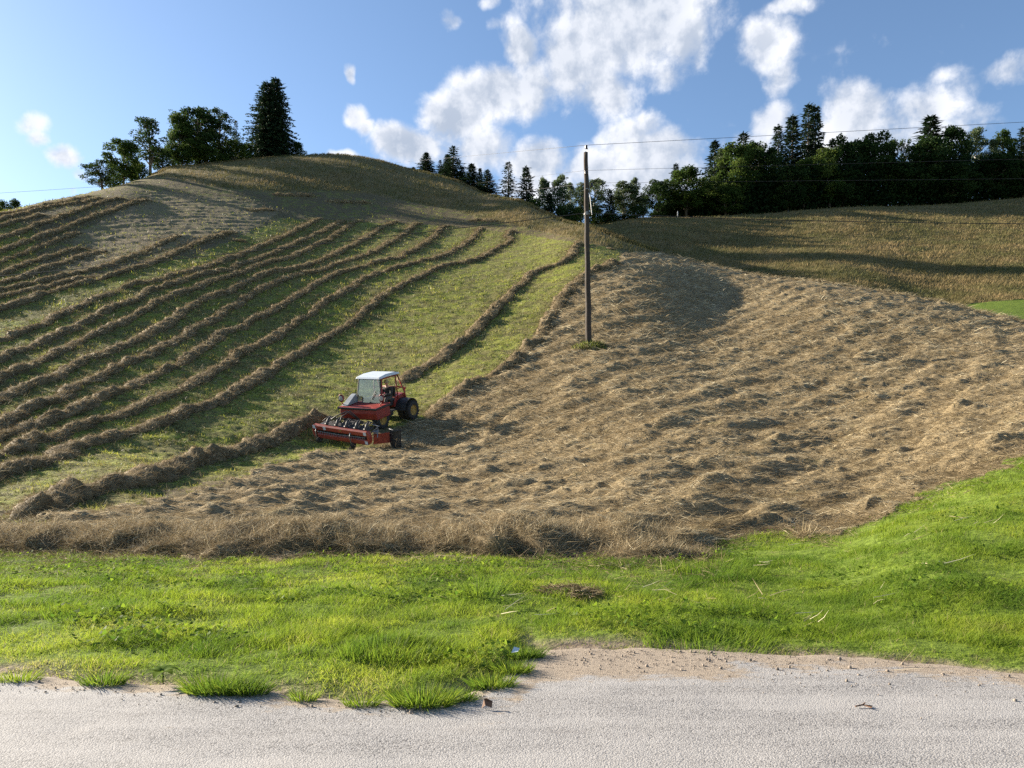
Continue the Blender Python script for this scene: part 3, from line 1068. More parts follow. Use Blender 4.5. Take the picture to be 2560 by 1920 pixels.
windrow(seq(zA, (-150, 430), (0, 392), (300, 330), (550, 285), (780, 232)), 'topmost hay row, running along the left skyline of the hill', w=.5, h=.35)
windrow(seq(zA, (-150, 485), (0, 440), (200, 385), (400, 335), (700, 290), (880, 250)), 'thin hay row just below the left skyline')
windrow(seq(zA, (-150, 550), (0, 500), (180, 445), (390, 390)), 'short hay row high at the left edge, third below the skyline')
windrow(seq(zA, (-150, 660), (0, 605), (170, 545), (350, 480), (480, 430), (620, 385), (780, 330), (960, 270), (1080, 257)), 'long hay row on the upper left slope ending under the leftmost shrub')
windrow(seq(zA, (-150, 770), (0, 715), (130, 665), (270, 615), (400, 575), (560, 510), (760, 435), (900, 385), (1050, 330), (1180, 287), (1290, 268)), 'hay row bounding the upper edge of the grey hay patch')
windrow(seq(zA, (-150, 865), (0, 810), (120, 765), (300, 690), (450, 640), (590, 580), (700, 547)), 'hay row ending at the left side of the grey hay patch')
windrow(seq(zA, (-150, 965), (0, 915), (140, 860), (240, 815), (400, 775), (500, 735), (600, 692), (760, 687)), 'hay row with a blunt end below the grey hay patch')
windrow(seq(zA, (-150, 1020), (0, 982), (200, 940), (340, 885), (480, 835), (640, 780), (760, 735), (920, 707)), 'hay row under the grey hay patch, ending level with its middle')
windrow(seq(zA, (-150, 1080), (0, 1045), (150, 1010), (360, 970), (560, 912), (740, 890), (900, 850), (1100, 770), (1260, 710), (1400, 640), (1560, 572)), 'wavy hay row along the lower side of the grey hay patch')
windrow(seq(zA, (-150, 1150), (0, 1110), (200, 1060), (400, 1015), (560, 980), (700, 952), (780, 917)), 'short hay row squeezed between two longer ones at the left edge')
windrow(seq(zA, (-150, 1270), (0, 1215), (180, 1150), (360, 1075), (450, 1050), (640, 1010), (800, 960), (1000, 925), (1100, 872), (1280, 830), (1480, 740), (1700, 645), (1860, 590), (1960, 547), (2050, 552)),
        'hay row above the widest bare strip of the upper slope')
windrow(seq(zA, (1990, 632), (2060, 622), (2130, 640)), 'little heap of hay lying alone in the stubble', w=.5, h=.4, name='hay_heap')
windrow(seq(zA, (-150, 1540), (0, 1480), (120, 1430), (300, 1375), (400, 1325), (560, 1235), (720, 1165), (880, 1110), (1040, 1040), (1200, 987), (1380, 965), (1480, 920)) +
        seq(zB, (2, 860), (150, 810), (310, 765), (470, 695), (620, 625), (760, 575), (900, 500), (1000, 442), (1060, 432)), 'uppermost of the eight long parallel hay rows, below the widest strip')
windrow(seq(zD, (-150, 400), (0, 327), (130, 257), (300, 212), (520, 117)) + seq(zA, (700, 1340), (860, 1265), (960, 1197), (1100, 1170), (1240, 1075), (1420, 1010), (1600, 950)) +
        seq(zB, (72, 900), (250, 870), (420, 800), (620, 735), (780, 670), (930, 600), (1080, 530), (1200, 467), (1260, 442)), 'second from the top of the eight long parallel hay rows')
windrow(seq(zD, (-150, 570), (0, 500), (120, 440), (280, 375), (420, 320), (520, 265), (700, 170)) + seq(zA, (860, 1420), (1000, 1350), (1140, 1290), (1300, 1195), (1400, 1130), (1560, 1075), (1690, 1035)) +
        seq(zB, (60, 985), (180, 950), (330, 905), (450, 860), (620, 800), (800, 760), (960, 690), (1100, 620), (1220, 540), (1330, 462), (1390, 447)), 'third from the top of the eight long parallel hay rows')
windrow(seq(zD, (-150, 740), (0, 670), (180, 580), (320, 520), (430, 490), (560, 440), (700, 355), (800, 302), (900, 300), (1080, 200), (1220, 140)) + seq(zA, (1400, 1373), (1480, 1320), (1560, 1250), (1660, 1195)) +
        seq(zB, (0, 1140), (150, 1090), (340, 1020), (480, 940), (620, 890), (800, 870), (960, 820), (1150, 750), (1280, 680), (1420, 610), (1560, 510), (1690, 452)), 'fourth from the top of the eight long parallel hay rows')
windrow(seq(zD, (-150, 950), (0, 880), (100, 830), (200, 737), (380, 690), (500, 660), (600, 600), (680, 532), (780, 520), (920, 440), (1000, 372), (1160, 350), (1300, 270), (1420, 210), (1560, 140)) +
        seq(zB, (0, 1345), (130, 1290), (220, 1220), (360, 1150), (470, 1070), (620, 1000), (780, 930), (920, 905), (1100, 860), (1240, 800), (1400, 760), (1520, 710), (1640, 640), (1780, 560), (1850, 482), (1920, 477)),
        'fifth from the top of the eight long parallel hay rows')
windrow(seq(zD, (-150, 1040), (0, 985), (140, 930), (320, 880), (440, 830), (520, 800), (640, 760), (740, 710), (870, 660), (1040, 580), (1200, 510), (1400, 430), (1560, 350), (1700, 260), (1860, 160)) +
        seq(zB, (230, 1405), (380, 1370), (480, 1270), (620, 1240), (700, 1180), (860, 1090), (960, 1020), (1060, 960), (1180, 910), (1320, 870), (1460, 830), (1580, 790), (1700, 775), (1820, 720), (1940, 650), (2040, 570), (2080, 512), (2150, 492)),
        'sixth from the top of the eight long parallel hay rows')
windrow(seq(zD, (-150, 1190), (0, 1135), (120, 1110), (220, 1040), (300, 985), (420, 1025), (560, 970), (700, 900), (900, 820), (1080, 800), (1200, 740), (1260, 690), (1400, 650), (1580, 580), (1660, 510), (1820, 450), (1980, 370), (2080, 275)) +
        seq(zB, (300, 1610), (450, 1530), (600, 1480), (780, 1370), (900, 1290), (1010, 1200), (1160, 1110), (1300, 1030), (1400, 960), (1560, 900)) + seq(zC, (0, 635), (200, 590), (390, 540), (560, 450), (650, 370), (690, 302)),
        'seventh from the top of the eight long parallel hay rows, lumpy at its left end')
windrow(seq(zD, (-150, 1350), (0, 1300), (60, 1270), (260, 1240), (340, 1190), (480, 1140), (620, 1080), (780, 1050), (960, 990), (1100, 960), (1200, 920), (1360, 880), (1560, 780), (1660, 752), (1800, 720), (1960, 640), (2100, 560)) +
        seq(zE, (480, 500), (560, 440), (740, 350), (860, 280), (1000, 190), (1130, 110)) + seq(zB, (1300, 1333), (1420, 1240), (1520, 1150), (1640, 1060), (1800, 980), (1920, 920), (2060, 850)) +
        seq(zC, (472, 613), (640, 590), (760, 530), (900, 450), (950, 410), (925, 370), (950, 322)), 'lowest of the eight long parallel hay rows, above the wide strip behind the tractor')
windrow(seq(zD, (60, 1672), (200, 1640), (360, 1600), (480, 1550), (640, 1495), (840, 1440), (1040, 1420), (1240, 1375), (1400, 1310), (1600, 1240), (1780, 1190), (1960, 1140), (2100, 1105)) +
        seq(zE, (480, 1060), (640, 1015), (780, 955), (900, 900), (1000, 860), (1130, 815)), 'thick fresh hay row running down left from the red tractor', w=.58, h=.60, even=.95)
windrow(seq(zE, (1745, 530),) + seq(zC, (130, 1540), (300, 1460), (480, 1330), (600, 1250), (680, 1150), (800, 1020), (900, 920), (1000, 830), (1120, 712), (1250, 655), (1400, 610), (1450, 570), (1500, 510), (1540, 432)),
        'curving hay row climbing from behind the tractor to left of the pole', w=.58, h=.60, even=.95)
windrow(seq(zE, (1930, 840), (2050, 780)) + seq(zC, (472, 1740), (680, 1640), (850, 1550), (950, 1490), (1020, 1410), (1100, 1330), (1200, 1240), (1260, 1100), (1340, 1030), (1400, 900), (1480, 830), (1560, 740), (1660, 672), (1780, 650), (1850, 595), (1890, 602)),
        'hay row on the edge of the spread hay, passing behind the pole', w=.58, h=.60, even=.8)
windrow(seq(zB, (620, 225), (760, 232), (900, 230), (1000, 236)), 'small hay ridge along the foot of the tall hilltop grass', w=.6, h=.4)
windrow(seq(zB, (1100, 292), (1300, 296), (1480, 300)), 'low dark hay ridge across the upper mown band', w=.6, h=.4)
windrow(seq(zC, (590, 243), (700, 237), (830, 247)), 'short hay ridge under the hilltop grass near the pole', w=.6, h=.45)
windrow(seq(zB, (420, 362), (520, 357), (640, 362)), 'low hay ridge above the ends of the parallel rows', w=.6, h=.4)
windrow(seq(zC, (1790, 480), (1820, 478), (1850, 490)), 'tiny hay heap at the top right corner of the mown strip', w=.5, h=.4, name='hay_heap')
# big swath at the foot of the field, along the verge
fx = np.linspace(-11.5, 2.95, 40)
windrow(None, 'thick shaggy hay swath along the edge of the roadside grass', w=1.25, h=0.50, per_m=6500, name='hay_swath',
        ground=np.stack([fx, 12.95 - 0.018 * fx + 0.25 * np.sin(fx * 0.8)], 1))
fx = np.linspace(1.25, 3.05, 12)
windrow(None, 'short low hay heap lying in front of the big swath', w=0.42, h=0.34, per_m=3500, name='hay_heap',
        ground=np.stack([fx, 11.95 - 0.06 * (fx - 1.2)], 1))
fx = np.linspace(4.72, 5.05, 6)
windrow(None, 'small upright hay clump casting a dark shadow at the hay edge', w=0.34, h=0.5, per_m=1500, name='hay_heap',
        ground=np.stack([fx, 13.0 + 0 * fx], 1))


# ---------------------------------------------------------------- solid shapes
class MB:
    def __init__(s):
        s.v, s.f = [], []

    def add(s, vs, fs):
        b = len(s.v)
        s.v += [tuple(v) for v in vs]
        s.f += [tuple(b + i for i in f) for f in fs]
        return s

    def box(s, c, d, rot=None):
        vs = []
        for x in (-.5, .5):
            for y in (-.5, .5):
                for z in (-.5, .5):
                    p = Vector((x * d[0], y * d[1], z * d[2]))
                    if rot is not None:
                        p = rot @ p
                    vs.append(p + Vector(c))
        return s.add(vs, [(0, 1, 3, 2), (4, 6, 7, 5), (0, 4, 5, 1), (2, 3, 7, 6), (0, 2, 6, 4), (1, 5, 7, 3)])

    def prism(s, poly, y0, y1):
        """outline in (x, z) carried from y0 to y1"""
        n = len(poly)
        vs = [(x, y0, z) for x, z in poly] + [(x, y1, z) for x, z in poly]
        return s.add(vs, [tuple(range(n))[::-1], tuple(range(n, 2 * n))] + [(i, (i + 1) % n, n + (i + 1) % n, n + i) for i in range(n)])

    def tube(s, pts, r, n=8, cap=True):
        pts = [Vector(p) for p in pts]
        rs = r if isinstance(r, (list, tuple)) else [r] * len(pts)
        vs, m = [], len(pts)
        for i, p in enumerate(pts):
            t = (pts[min(i + 1, m - 1)] - pts[max(i - 1, 0)]).normalized()
            a = t.cross(Vector((0.13, 0.29, 1)) if abs(t.z) < .95 else Vector((1, 0.1, 0))).normalized()
            b = t.cross(a)
            for k in range(n):
                q_ = 2 * math.pi * k / n
                vs.append(p + (a * math.cos(q_) + b * math.sin(q_)) * rs[i])
        fs = [(i * n + k, i * n + (k + 1) % n, (i + 1) * n + (k + 1) % n, (i + 1) * n + k) for i in range(m - 1) for k in range(n)]
        if cap:
            fs += [tuple(range(n))[::-1], tuple(range((m - 1) * n, m * n))]
        return s.add(vs, fs)

    def lathe(s, prof, c, n=28, axis='y'):
        """(radius, offset) outline turned about an axle"""
        vs, m = [], len(prof)
        for k in range(n):
            q_ = 2 * math.pi * k / n
            for r, o in prof:
                if axis == 'y':
                    vs.append((c[0] + r * math.cos(q_), c[1] + o, c[2] + r * math.sin(q_)))
                else:
                    vs.append((c[0] + r * math.cos(q_), c[1] + r * math.sin(q_), c[2] + o))
        fs = [(k * m + i, k * m + i + 1, ((k + 1) % n) * m + i + 1, ((k + 1) % n) * m + i) for k in range(n) for i in range(m - 1)]
        return s.add(vs, fs)

    def plate(s, q4, t):
        """four corners given a thickness along their normal"""
        q4 = [Vector(p) for p in q4]
        nn = (q4[1] - q4[0]).cross(q4[2] - q4[0]).normalized() * t
        vs = q4 + [p + nn for p in q4]
        return s.add(vs, [(3, 2, 1, 0), (4, 5, 6, 7), (0, 1, 5, 4), (1, 2, 6, 5), (2, 3, 7, 6), (3, 0, 4, 7)])

    def build(s, name, mat, parent=None, bevel=0.0, smooth=False):
        me = bpy.data.meshes.new(name)
        me.from_pydata([tuple(v) for v in s.v], [], s.f)
        bm = bmesh.new()
        bm.from_mesh(me)
        bmesh.ops.recalc_face_normals(bm, faces=bm.faces)
        if bevel:
            bmesh.ops.bevel(bm, geom=list(bm.edges), offset=bevel, segments=2, affect='EDGES', clamp_overlap=True, profile=0.6)
        bm.to_mesh(me)
        bm.free()
        return link(name, me, mat, parent, smooth=smooth)


M_RED = plain('red_paint', (0.24, 0.026, 0.018), 0.5, 0, 0.25, 4, dirt=(0.20, 0.10, 0.065))
M_ORED = plain('faded_red_paint', (0.27, 0.042, 0.024), 0.55, 0, 0.2, 5, dirt=(0.24, 0.13, 0.08))
M_WHITE = plain('white_paint', (0.52, 0.57, 0.62), 0.5, 0, 0.06, 3, dirt=(0.50, 0.50, 0.48))
M_GREY = plain('grey_paint', (0.25, 0.265, 0.28), 0.45, 0, 0.1, 3)
M_STEEL = plain('worn_steel', (0.20, 0.20, 0.20), 0.5, 0.5, 0.25, 8)
M_BLACK = plain('black_plastic', (0.018, 0.019, 0.020), 0.5, 0, 0.3, 8)
M_RUB = plain('dusty_rubber', (0.022, 0.021, 0.020), 0.85, 0, 0.4, 9, dirt=(0.09, 0.07, 0.05))
M_YEL = plain('yellow_rim', (0.32, 0.20, 0.045), 0.6, 0, 0.3, 7, dirt=(0.10, 0.075, 0.045))
M_CURT = plain('rubber_curtain', (0.012, 0.015, 0.020), 0.45, 0, 0.3, 6)
M_WOOD = plain('weathered_pole_wood', (0.042, 0.030, 0.022), 0.9, 0, 0.45, 5, dirt=(0.070, 0.054, 0.041))
M_WIRE = plain('weathered_wire', (0.035, 0.035, 0.04), 0.6, 0.3, 0.1, 3)
M_CABLE = plain('black_cable', (0.012, 0.012, 0.013), 0.6, 0, 0.1, 3)
M_PORC = plain('brown_porcelain', (0.035, 0.022, 0.018), 0.25, 0, 0.1, 3)
M_LAMP = plain('lamp_lens', (0.35, 0.35, 0.34), 0.15, 0, 0.05, 9)
M_SKIN = plain('skin', (0.42, 0.25, 0.18), 0.55, 0, 0.1, 9)
M_CLOTH = plain('dark_work_clothes', (0.028, 0.027, 0.026), 0.9, 0, 0.3, 12)
M_TROU = plain('grey_brown_trousers', (0.065, 0.058, 0.050), 0.9, 0, 0.3, 12)
M_CAP = plain('straw_hat', (0.40, 0.31, 0.18), 0.9, 0, 0.2, 14)
M_HOSE = plain('greasy_hose', (0.05, 0.042, 0.036), 0.6, 0, 0.4, 14)
M_SEED = plain('brown_leaf', (0.13, 0.065, 0.035), 0.8, 0, 0.3, 20)


def glass_mat():
    m, T = new_mat('dusty_glass')
    tr = T.new('ShaderNodeBsdfTransparent')
    tr.inputs[0].default_value = (0.78, 0.82, 0.84, 1)
    gl = T.new('ShaderNodeBsdfGlossy')
    gl.inputs['Roughness'].default_value = 0.06
    df = T.new('ShaderNodeBsdfDiffuse')
    df.inputs[0].default_value = (0.26, 0.27, 0.28, 1)
    co = T.new('ShaderNodeTexCoord').outputs['Object']
    a = T.new('ShaderNodeMixShader')
    T.l.new(T.rng(T.noise(co, 3.0, 5, 0.6), 0.3, 0.7, 0.10, 0.28), a.inputs[0])
    T.l.new(tr.outputs[0], a.inputs[1])
    T.l.new(df.outputs[0], a.inputs[2])
    fr = T.new('ShaderNodeFresnel')
    fr.inputs[0].default_value = 1.5
    b = T.new('ShaderNodeMixShader')
    T.l.new(T.math('ADD', fr.outputs[0], 0.06, clamp=True), b.inputs[0])
    T.l.new(a.outputs[0], b.inputs[1])
    T.l.new(gl.outputs[0], b.inputs[2])
    o = T.new('ShaderNodeOutputMaterial')
    T.l.new(b.outputs[0], o.inputs[0])
    return m


M_GLASS = glass_mat()

# ---------------------------------------------------------------- utility pole and lines
PY_ = 50.0
PXB, PXT = (588.9 - 512) / FPX * PY_, (585.8 - 512) / FPX * PY_
pz = float(base_z(PXB, PY_))
ptop = CAMH + (HY - 152.6) / FPX * PY_
pole = tag(empty('utility_pole', (PXB, PY_, pz)), 'tall weathered wooden utility pole standing alone in the spread hay', 'utility pole')
H_ = ptop - pz
LX = PXT - PXB
segs = 24
p = MB()
p.tube([(LX * (i / segs) + 0.012 * math.sin(i * 1.3), 0.01 * math.sin(i * 0.9), -0.6 + (H_ + 0.6) * i / segs) for i in range(segs + 1)],
       [0.20 - 0.065 * (i / segs) for i in range(segs + 1)], 18)
p.build('shaft', M_WOOD, pole, smooth=True)
MB().tube([(LX, 0, H_ - 0.02), (LX, 0, H_ + 0.03)], [0.135, 0.11], 14).build('cap', M_STEEL, pole)
b = MB()
b.tube([(LX + 0.10, -0.05, H_ - 1.3), (LX + 0.11, -0.05, H_ + 0.25)], 0.022, 8)
b.tube([(LX + 0.11, -0.05, H_ + 0.25), (LX + 0.03, -0.03, H_ + 0.30)], 0.020, 8)
b.tube([(LX + 0.12, 0.0, H_ - 1.25), (LX + 0.42, 0.12, H_ - 4.0)], 0.035, 8)
b.box((LX + 0.10, -0.08, H_ - 1.0), (0.10, 0.10, 0.06))
b.box((LX + 0.06, -0.12, H_ - 2.4), (0.16, 0.12, 0.06))
b.build('bracket', M_STEEL, pole)


def insulator(at):
    m = MB()
    x, y, z = at
    m.lathe([(0.0, -0.14), (0.05, -0.13), (0.09, -0.08), (0.05, -0.05), (0.095, 0.0), (0.05, 0.03), (0.085, 0.08), (0.05, 0.12), (0.0, 0.14)], at, 14, 'z')
    m.build('insulator', M_PORC, pole, smooth=True)


W1 = (LX + 0.03, -0.03, H_ + 0.47)
W2 = (LX - 0.02, -0.16, H_ - 1.22)
W3 = (LX + 0.38, -0.02, H_ - 1.98)
WC = (LX * 0.7 - 0.02, -0.22, CAMH + (HY - 214) / FPX * PY_ - pz)
for w_ in (W1, W2, W3):
    insulator((w_[0], w_[1], w_[2] - 0.12))
b = MB().box((WC[0] + 0.02, WC[1] + 0.05, WC[2]), (0.14, 0.14, 0.22))
b.tube([(LX * .7, 0, WC[2] - 0.05), (LX * .7, 0, WC[2] + 0.05)], 0.195, 16)
b.build('clamp', M_STEEL, pole)


def at_px(px, py, Y):
    return Vector(((px - 512) / FPX * Y, Y, CAMH + (HY - py) / FPX * Y))


def span(label, name, ends, mat, r, sag):
    """one wire through its supports, hanging a little between them"""
    pts = []
    for a, c in zip(ends[:-1], ends[1:]):
        for i in range(16):
            t = i / 16
            v = a.lerp(c, t)
            v.z -= sag * 4 * t * (1 - t)
            pts.append(v)
    pts.append(ends[-1])
    o = MB().tube(pts, r, 6).build(name, mat, None, smooth=True)
    tag(o, label, 'power line')


pw = lambda w_: Vector((PXB + w_[0], PY_ + w_[1], pz + w_[2]))
span('topmost overhead wire carried on the pole tip', 'overhead_wire', [at_px(372, 165, 240), pw(W1), at_px(1290, 108, 46)], M_WIRE, 0.012, 0.0)
span('middle overhead wire passing just below the pole top', 'overhead_wire', [at_px(452, 186, 255), pw(W2), at_px(1290, 152, 46)], M_WIRE, 0.008, 0.0)
span('lowest of the three thin overhead wires beside the pole', 'overhead_wire', [at_px(452, 199, 255), pw(W3), at_px(1290, 176, 46)], M_WIRE, 0.008, 0.0)
span('thick black cable slung low across the hay rows to the pole', 'overhead_cable', [at_px(-240, 296, 58), pw(WC), at_px(1290, 222, 47)], M_CABLE, 0.022, 0.35)
span('thin wire against the sky left of the hilltop shrubs', 'overhead_wire', [at_px(376, 166, 204), at_px(-260, 208, 190)], M_WIRE, 0.03, 0.6)


# ---------------------------------------------------------------- trees
M_BARK = plain('tree_bark', (0.085, 0.068, 0.052), 0.9, 0, 0.4, 3)
M_SPRUCE = fibre('spruce_needles', [(0.0, (0.010, 0.022, 0.012)), (0.6, (0.026, 0.050, 0.022)), (1.0, (0.060, 0.082, 0.032))], trans=0.18, rough=0.6, spec=0.15)
M_LEAF = fibre('broad_leaves', [(0.0, (0.011, 0.025, 0.008)), (0.5, (0.028, 0.054, 0.014)), (1.0, (0.072, 0.098, 0.027))], trans=0.36, rough=0.7, spec=0.08)
M_LEAFY = fibre('light_leaves', [(0.0, (0.020, 0.042, 0.010)), (0.5, (0.052, 0.086, 0.017)), (1.0, (0.115, 0.138, 0.030))], trans=0.45, rough=0.7, spec=0.08)
M_BIRCH = fibre('birch_leaves', [(0.0, (0.035, 0.060, 0.026)), (0.5, (0.085, 0.120, 0.050)), (1.0, (0.16, 0.18, 0.085))], trans=0.42, rough=0.5, spec=0.25)


def diamonds(name, P, D, L, Wd, var, mat, rnd=None):
    n = len(P)
    side = unit(np.cross(D, RNG.normal(size=(n, 3)) if rnd is None else rnd))
    V = np.empty((n, 4, 3), np.float32)
    V[:, 0] = P
    V[:, 1] = P + D * L[:, None] * 0.45 + side * Wd[:, None] * 0.5
    V[:, 2] = P + D * L[:, None]
    V[:, 3] = P + D * L[:, None] * 0.45 - side * Wd[:, None] * 0.5
    me = quads_mesh(name, V.reshape(-1, 3), np.arange(n * 4).reshape(n, 4), dict(var=np.repeat(var, 4)))
    me.materials.append(mat)
    return me


def mesh_of(mb, name, mat):
    me = bpy.data.meshes.new(name)
    me.from_pydata([tuple(v) for v in mb.v], [], mb.f)
    me.materials.append(mat)
    me.polygons.foreach_set('use_smooth', np.ones(len(me.polygons), bool))
    return me


def spruce(seed, h=20.0, r=3.6, step=0.42, full=1.0, bare=0.04, power=0.88):
    g = np.random.default_rng(seed)
    P, D, L, Wd = [], [], [], []
    z = h * bare
    tr = MB().tube([(0, 0, -1.5), (0, 0, h * .4), (0, 0, h * .985)], [0.26, 0.17, 0.02], 8)
    while z < h * 0.985:
        t = z / h
        n = int(g.integers(6, 10) * full) + 1
        ph = g.random() * 6.28
        lobe = 0.72 + 0.5 * g.random()
        for k in range(n):
            a = ph + 6.283 * k / n + g.normal(0, .22)
            ln = (r * (1 - t) ** power * lobe * g.uniform(0.62, 1.12) + 0.12)
            up0 = 0.10 + 0.45 * t + g.normal(0, .08)
            dirv = np.array([math.cos(a), math.sin(a), 0])
            droop = 0.34 * (1 - t) + 0.06
            m = max(2, int(ln / 0.34))
            if k % 3 == 0 and ln > 1:
                tr.tube([(0, 0, z), tuple(dirv * ln * .8 + np.array([0, 0, z + up0 * ln * .3 - droop * ln * .5]))], [0.04, 0.012], 4, cap=False)
            for i in range(m):
                f = (i + g.random()) / m
                f = 0.12 + 0.88 * f
                q_ = dirv * ln * f
                zz_ = z + up0 * ln * f - droop * ln * f * f * 1.6
                p0 = np.array([q_[0], q_[1], zz_])
                for side_ in (-1, 1):
                    b = a + side_ * g.uniform(0.5, 1.1)
                    P.append(p0)
                    D.append((math.cos(b), math.sin(b), g.uniform(-0.75, 0.05)))
                    L.append(g.uniform(0.4, 0.85) * (1.0 - 0.45 * t) * (1.1 - 0.4 * f))
                    Wd.append(g.uniform(0.16, 0.34))
                P.append(p0)
                D.append((math.cos(a) * .8, math.sin(a) * .8, g.uniform(-0.35, 0.35)))
                L.append(g.uniform(0.35, 0.8))
                Wd.append(g.uniform(0.14, 0.28))
        z += step * g.uniform(0.75, 1.3)
    for i in range(16):
        P.append((0, 0, h * (0.94 + 0.05 * g.random())))
        D.append((g.normal(0, .5), g.normal(0, .5), g.uniform(.2, 1)))
        L.append(0.5)
        Wd.append(0.16)
    P, D = np.array(P, float), unit(np.array(D, float))
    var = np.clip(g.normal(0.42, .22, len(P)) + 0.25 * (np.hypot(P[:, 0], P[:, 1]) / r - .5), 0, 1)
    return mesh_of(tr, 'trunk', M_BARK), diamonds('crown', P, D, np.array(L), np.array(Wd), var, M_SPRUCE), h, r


def broadleaf(seed, h=15.0, r=4.5, blobs=26, leaves=260, size=0.42, mat=None, stem=0.22, narrow=False, blob_r=(0.20, 0.36), bark=None):
    """trunk, forked limbs and leaf clumps at the limb ends"""
    g = np.random.default_rng(seed)
    tr = MB()
    lean = g.normal(0, .25, 2)
    top = np.array([lean[0], lean[1], h * 0.80])
    knee = np.array([lean[0] * .3 + g.normal(0, .2), lean[1] * .3, h * .42])
    tr.tube([(0, 0, -1.0), tuple(knee), tuple(top)], [0.034 * h * .62, 0.022 * h * .62, 0.05], 8)
    C, RB = [], []
    for i in range(blobs):
        f = (i + .5) / blobs
        zz_ = h * (stem + (0.97 - stem) * f)
        prof = math.sin(math.pi * min(1, (f * 0.86 + 0.10))) ** (0.55 if not narrow else 0.8)
        a = i * 2.4 + g.normal(0, .5)
        rad = r * prof * math.sqrt(g.uniform(0.10, 1.0)) * g.uniform(0.65, 1.0)
        c = np.array([math.cos(a) * rad + lean[0] * f, math.sin(a) * rad + lean[1] * f, zz_ + g.normal(0, .03 * h)])
        rb = r * g.uniform(*blob_r) * (0.8 if f > .85 else 1)
        c[2] = min(c[2], h - rb * .8)
        C.append(c)
        RB.append(rb)
        z0 = max(h * 0.15, c[2] - rad * g.uniform(0.7, 1.3) - h * .05)
        t0 = min(1.0, z0 / (h * .8))
        s0 = knee * (t0 / .52) if t0 < .52 else knee + (top - knee) * ((t0 - .52) / .48)
        s0 = np.array([s0[0], s0[1], z0])
        mid = (s0 + c) / 2 + np.array([0, 0, -0.10 * rad])
        tr.tube([tuple(s0), tuple(mid), tuple(c)], [0.012 * h * .6 + .01, 0.007 * h * .6 + .01, 0.015], 5, cap=False)
    P, D, L, var = [], [], [], []
    for c, rb in zip(C, RB):
        n = int(leaves * g.uniform(0.7, 1.2))
        d = unit(g.normal(size=(n, 3)))
        rr = rb * (0.35 + 0.75 * g.random(n) ** 0.5) * (1 + 0.35 * np.sin(d[:, 0] * 4 + c[0]) * np.cos(d[:, 2] * 5 + c[1]))
        P.append(c + d * rr[:, None] * np.array([1.1, 1.1, 0.85]))
        D.append(unit(d * 0.6 + g.normal(0, .8, (n, 3)) + np.array([0, 0, -0.15])))
        L.append(g.uniform(0.55, 1.3, n) * size)
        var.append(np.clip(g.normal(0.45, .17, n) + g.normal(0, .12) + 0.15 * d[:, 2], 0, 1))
    P, D, L, var = np.concatenate(P), np.concatenate(D), np.concatenate(L), np.concatenate(var)
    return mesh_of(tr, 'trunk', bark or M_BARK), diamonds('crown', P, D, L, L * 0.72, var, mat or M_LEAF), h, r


M_WBARK = plain('pale_birch_bark', (0.42, 0.40, 0.37), 0.8, 0, 0.35, 2)
PROTO = {
    'spruce': [spruce(1), spruce(2, r=3.3, full=1.1), spruce(3, r=3.9)],
    'thin_spruce': [spruce(4, r=3.2, step=0.62, full=0.72), spruce(5, r=3.0, step=0.6, full=0.75)],
    'dense_spruce': [spruce(6, h=19, r=4.6, step=0.27, full=1.5, bare=0.0, power=.62), spruce(7, h=19, r=4.4, step=0.27, full=1.5, bare=0.0, power=.62)],
    'broadleaf': [broadleaf(11, blobs=38, leaves=330, stem=.10), broadleaf(12, blobs=34, leaves=340, r=4.9, stem=.10), broadleaf(13, blobs=40, leaves=300, stem=.10)],
    'light': [broadleaf(21, blobs=30, leaves=330, mat=M_LEAFY), broadleaf(22, blobs=32, leaves=310, mat=M_LEAFY, stem=.14)],
    'open': [broadleaf(31, h=15, r=3.6, blobs=32, leaves=140, size=0.36, blob_r=(.17, .30), stem=.3), broadleaf(32, h=15, r=3.4, blobs=30, leaves=140, size=0.36, blob_r=(.17, .30), stem=.32)],
    'birch': [broadleaf(41, h=18, r=3.4, blobs=36, leaves=240, size=0.36, mat=M_BIRCH, narrow=True, blob_r=(.2, .34), stem=.2, bark=M_WBARK),
              broadleaf(42, h=18, r=3.0, blobs=32, leaves=240, size=0.36, mat=M_BIRCH, narrow=True, blob_r=(.22, .36), stem=.22, bark=M_WBARK)],
    'bush': [broadleaf(51, h=4, r=2.0, blobs=22, leaves=170, size=0.24, stem=.08, blob_r=(.25, .42)), broadleaf(52, h=4, r=2.1, blobs=20, leaves=180, size=0.24, stem=.08, blob_r=(.25, .42), mat=M_LEAFY)],
}
NAMES = dict(spruce='spruce_tree', thin_spruce='spruce_tree', dense_spruce='spruce_tree', broadleaf='broadleaf_tree', light='broadleaf_tree', open='broadleaf_tree', birch='birch_tree', bush='bush')
CATS = dict(spruce='spruce', thin_spruce='spruce', dense_spruce='spruce', broadleaf='tree', light='tree', open='tree', birch='birch', bush='bush')
used = {}


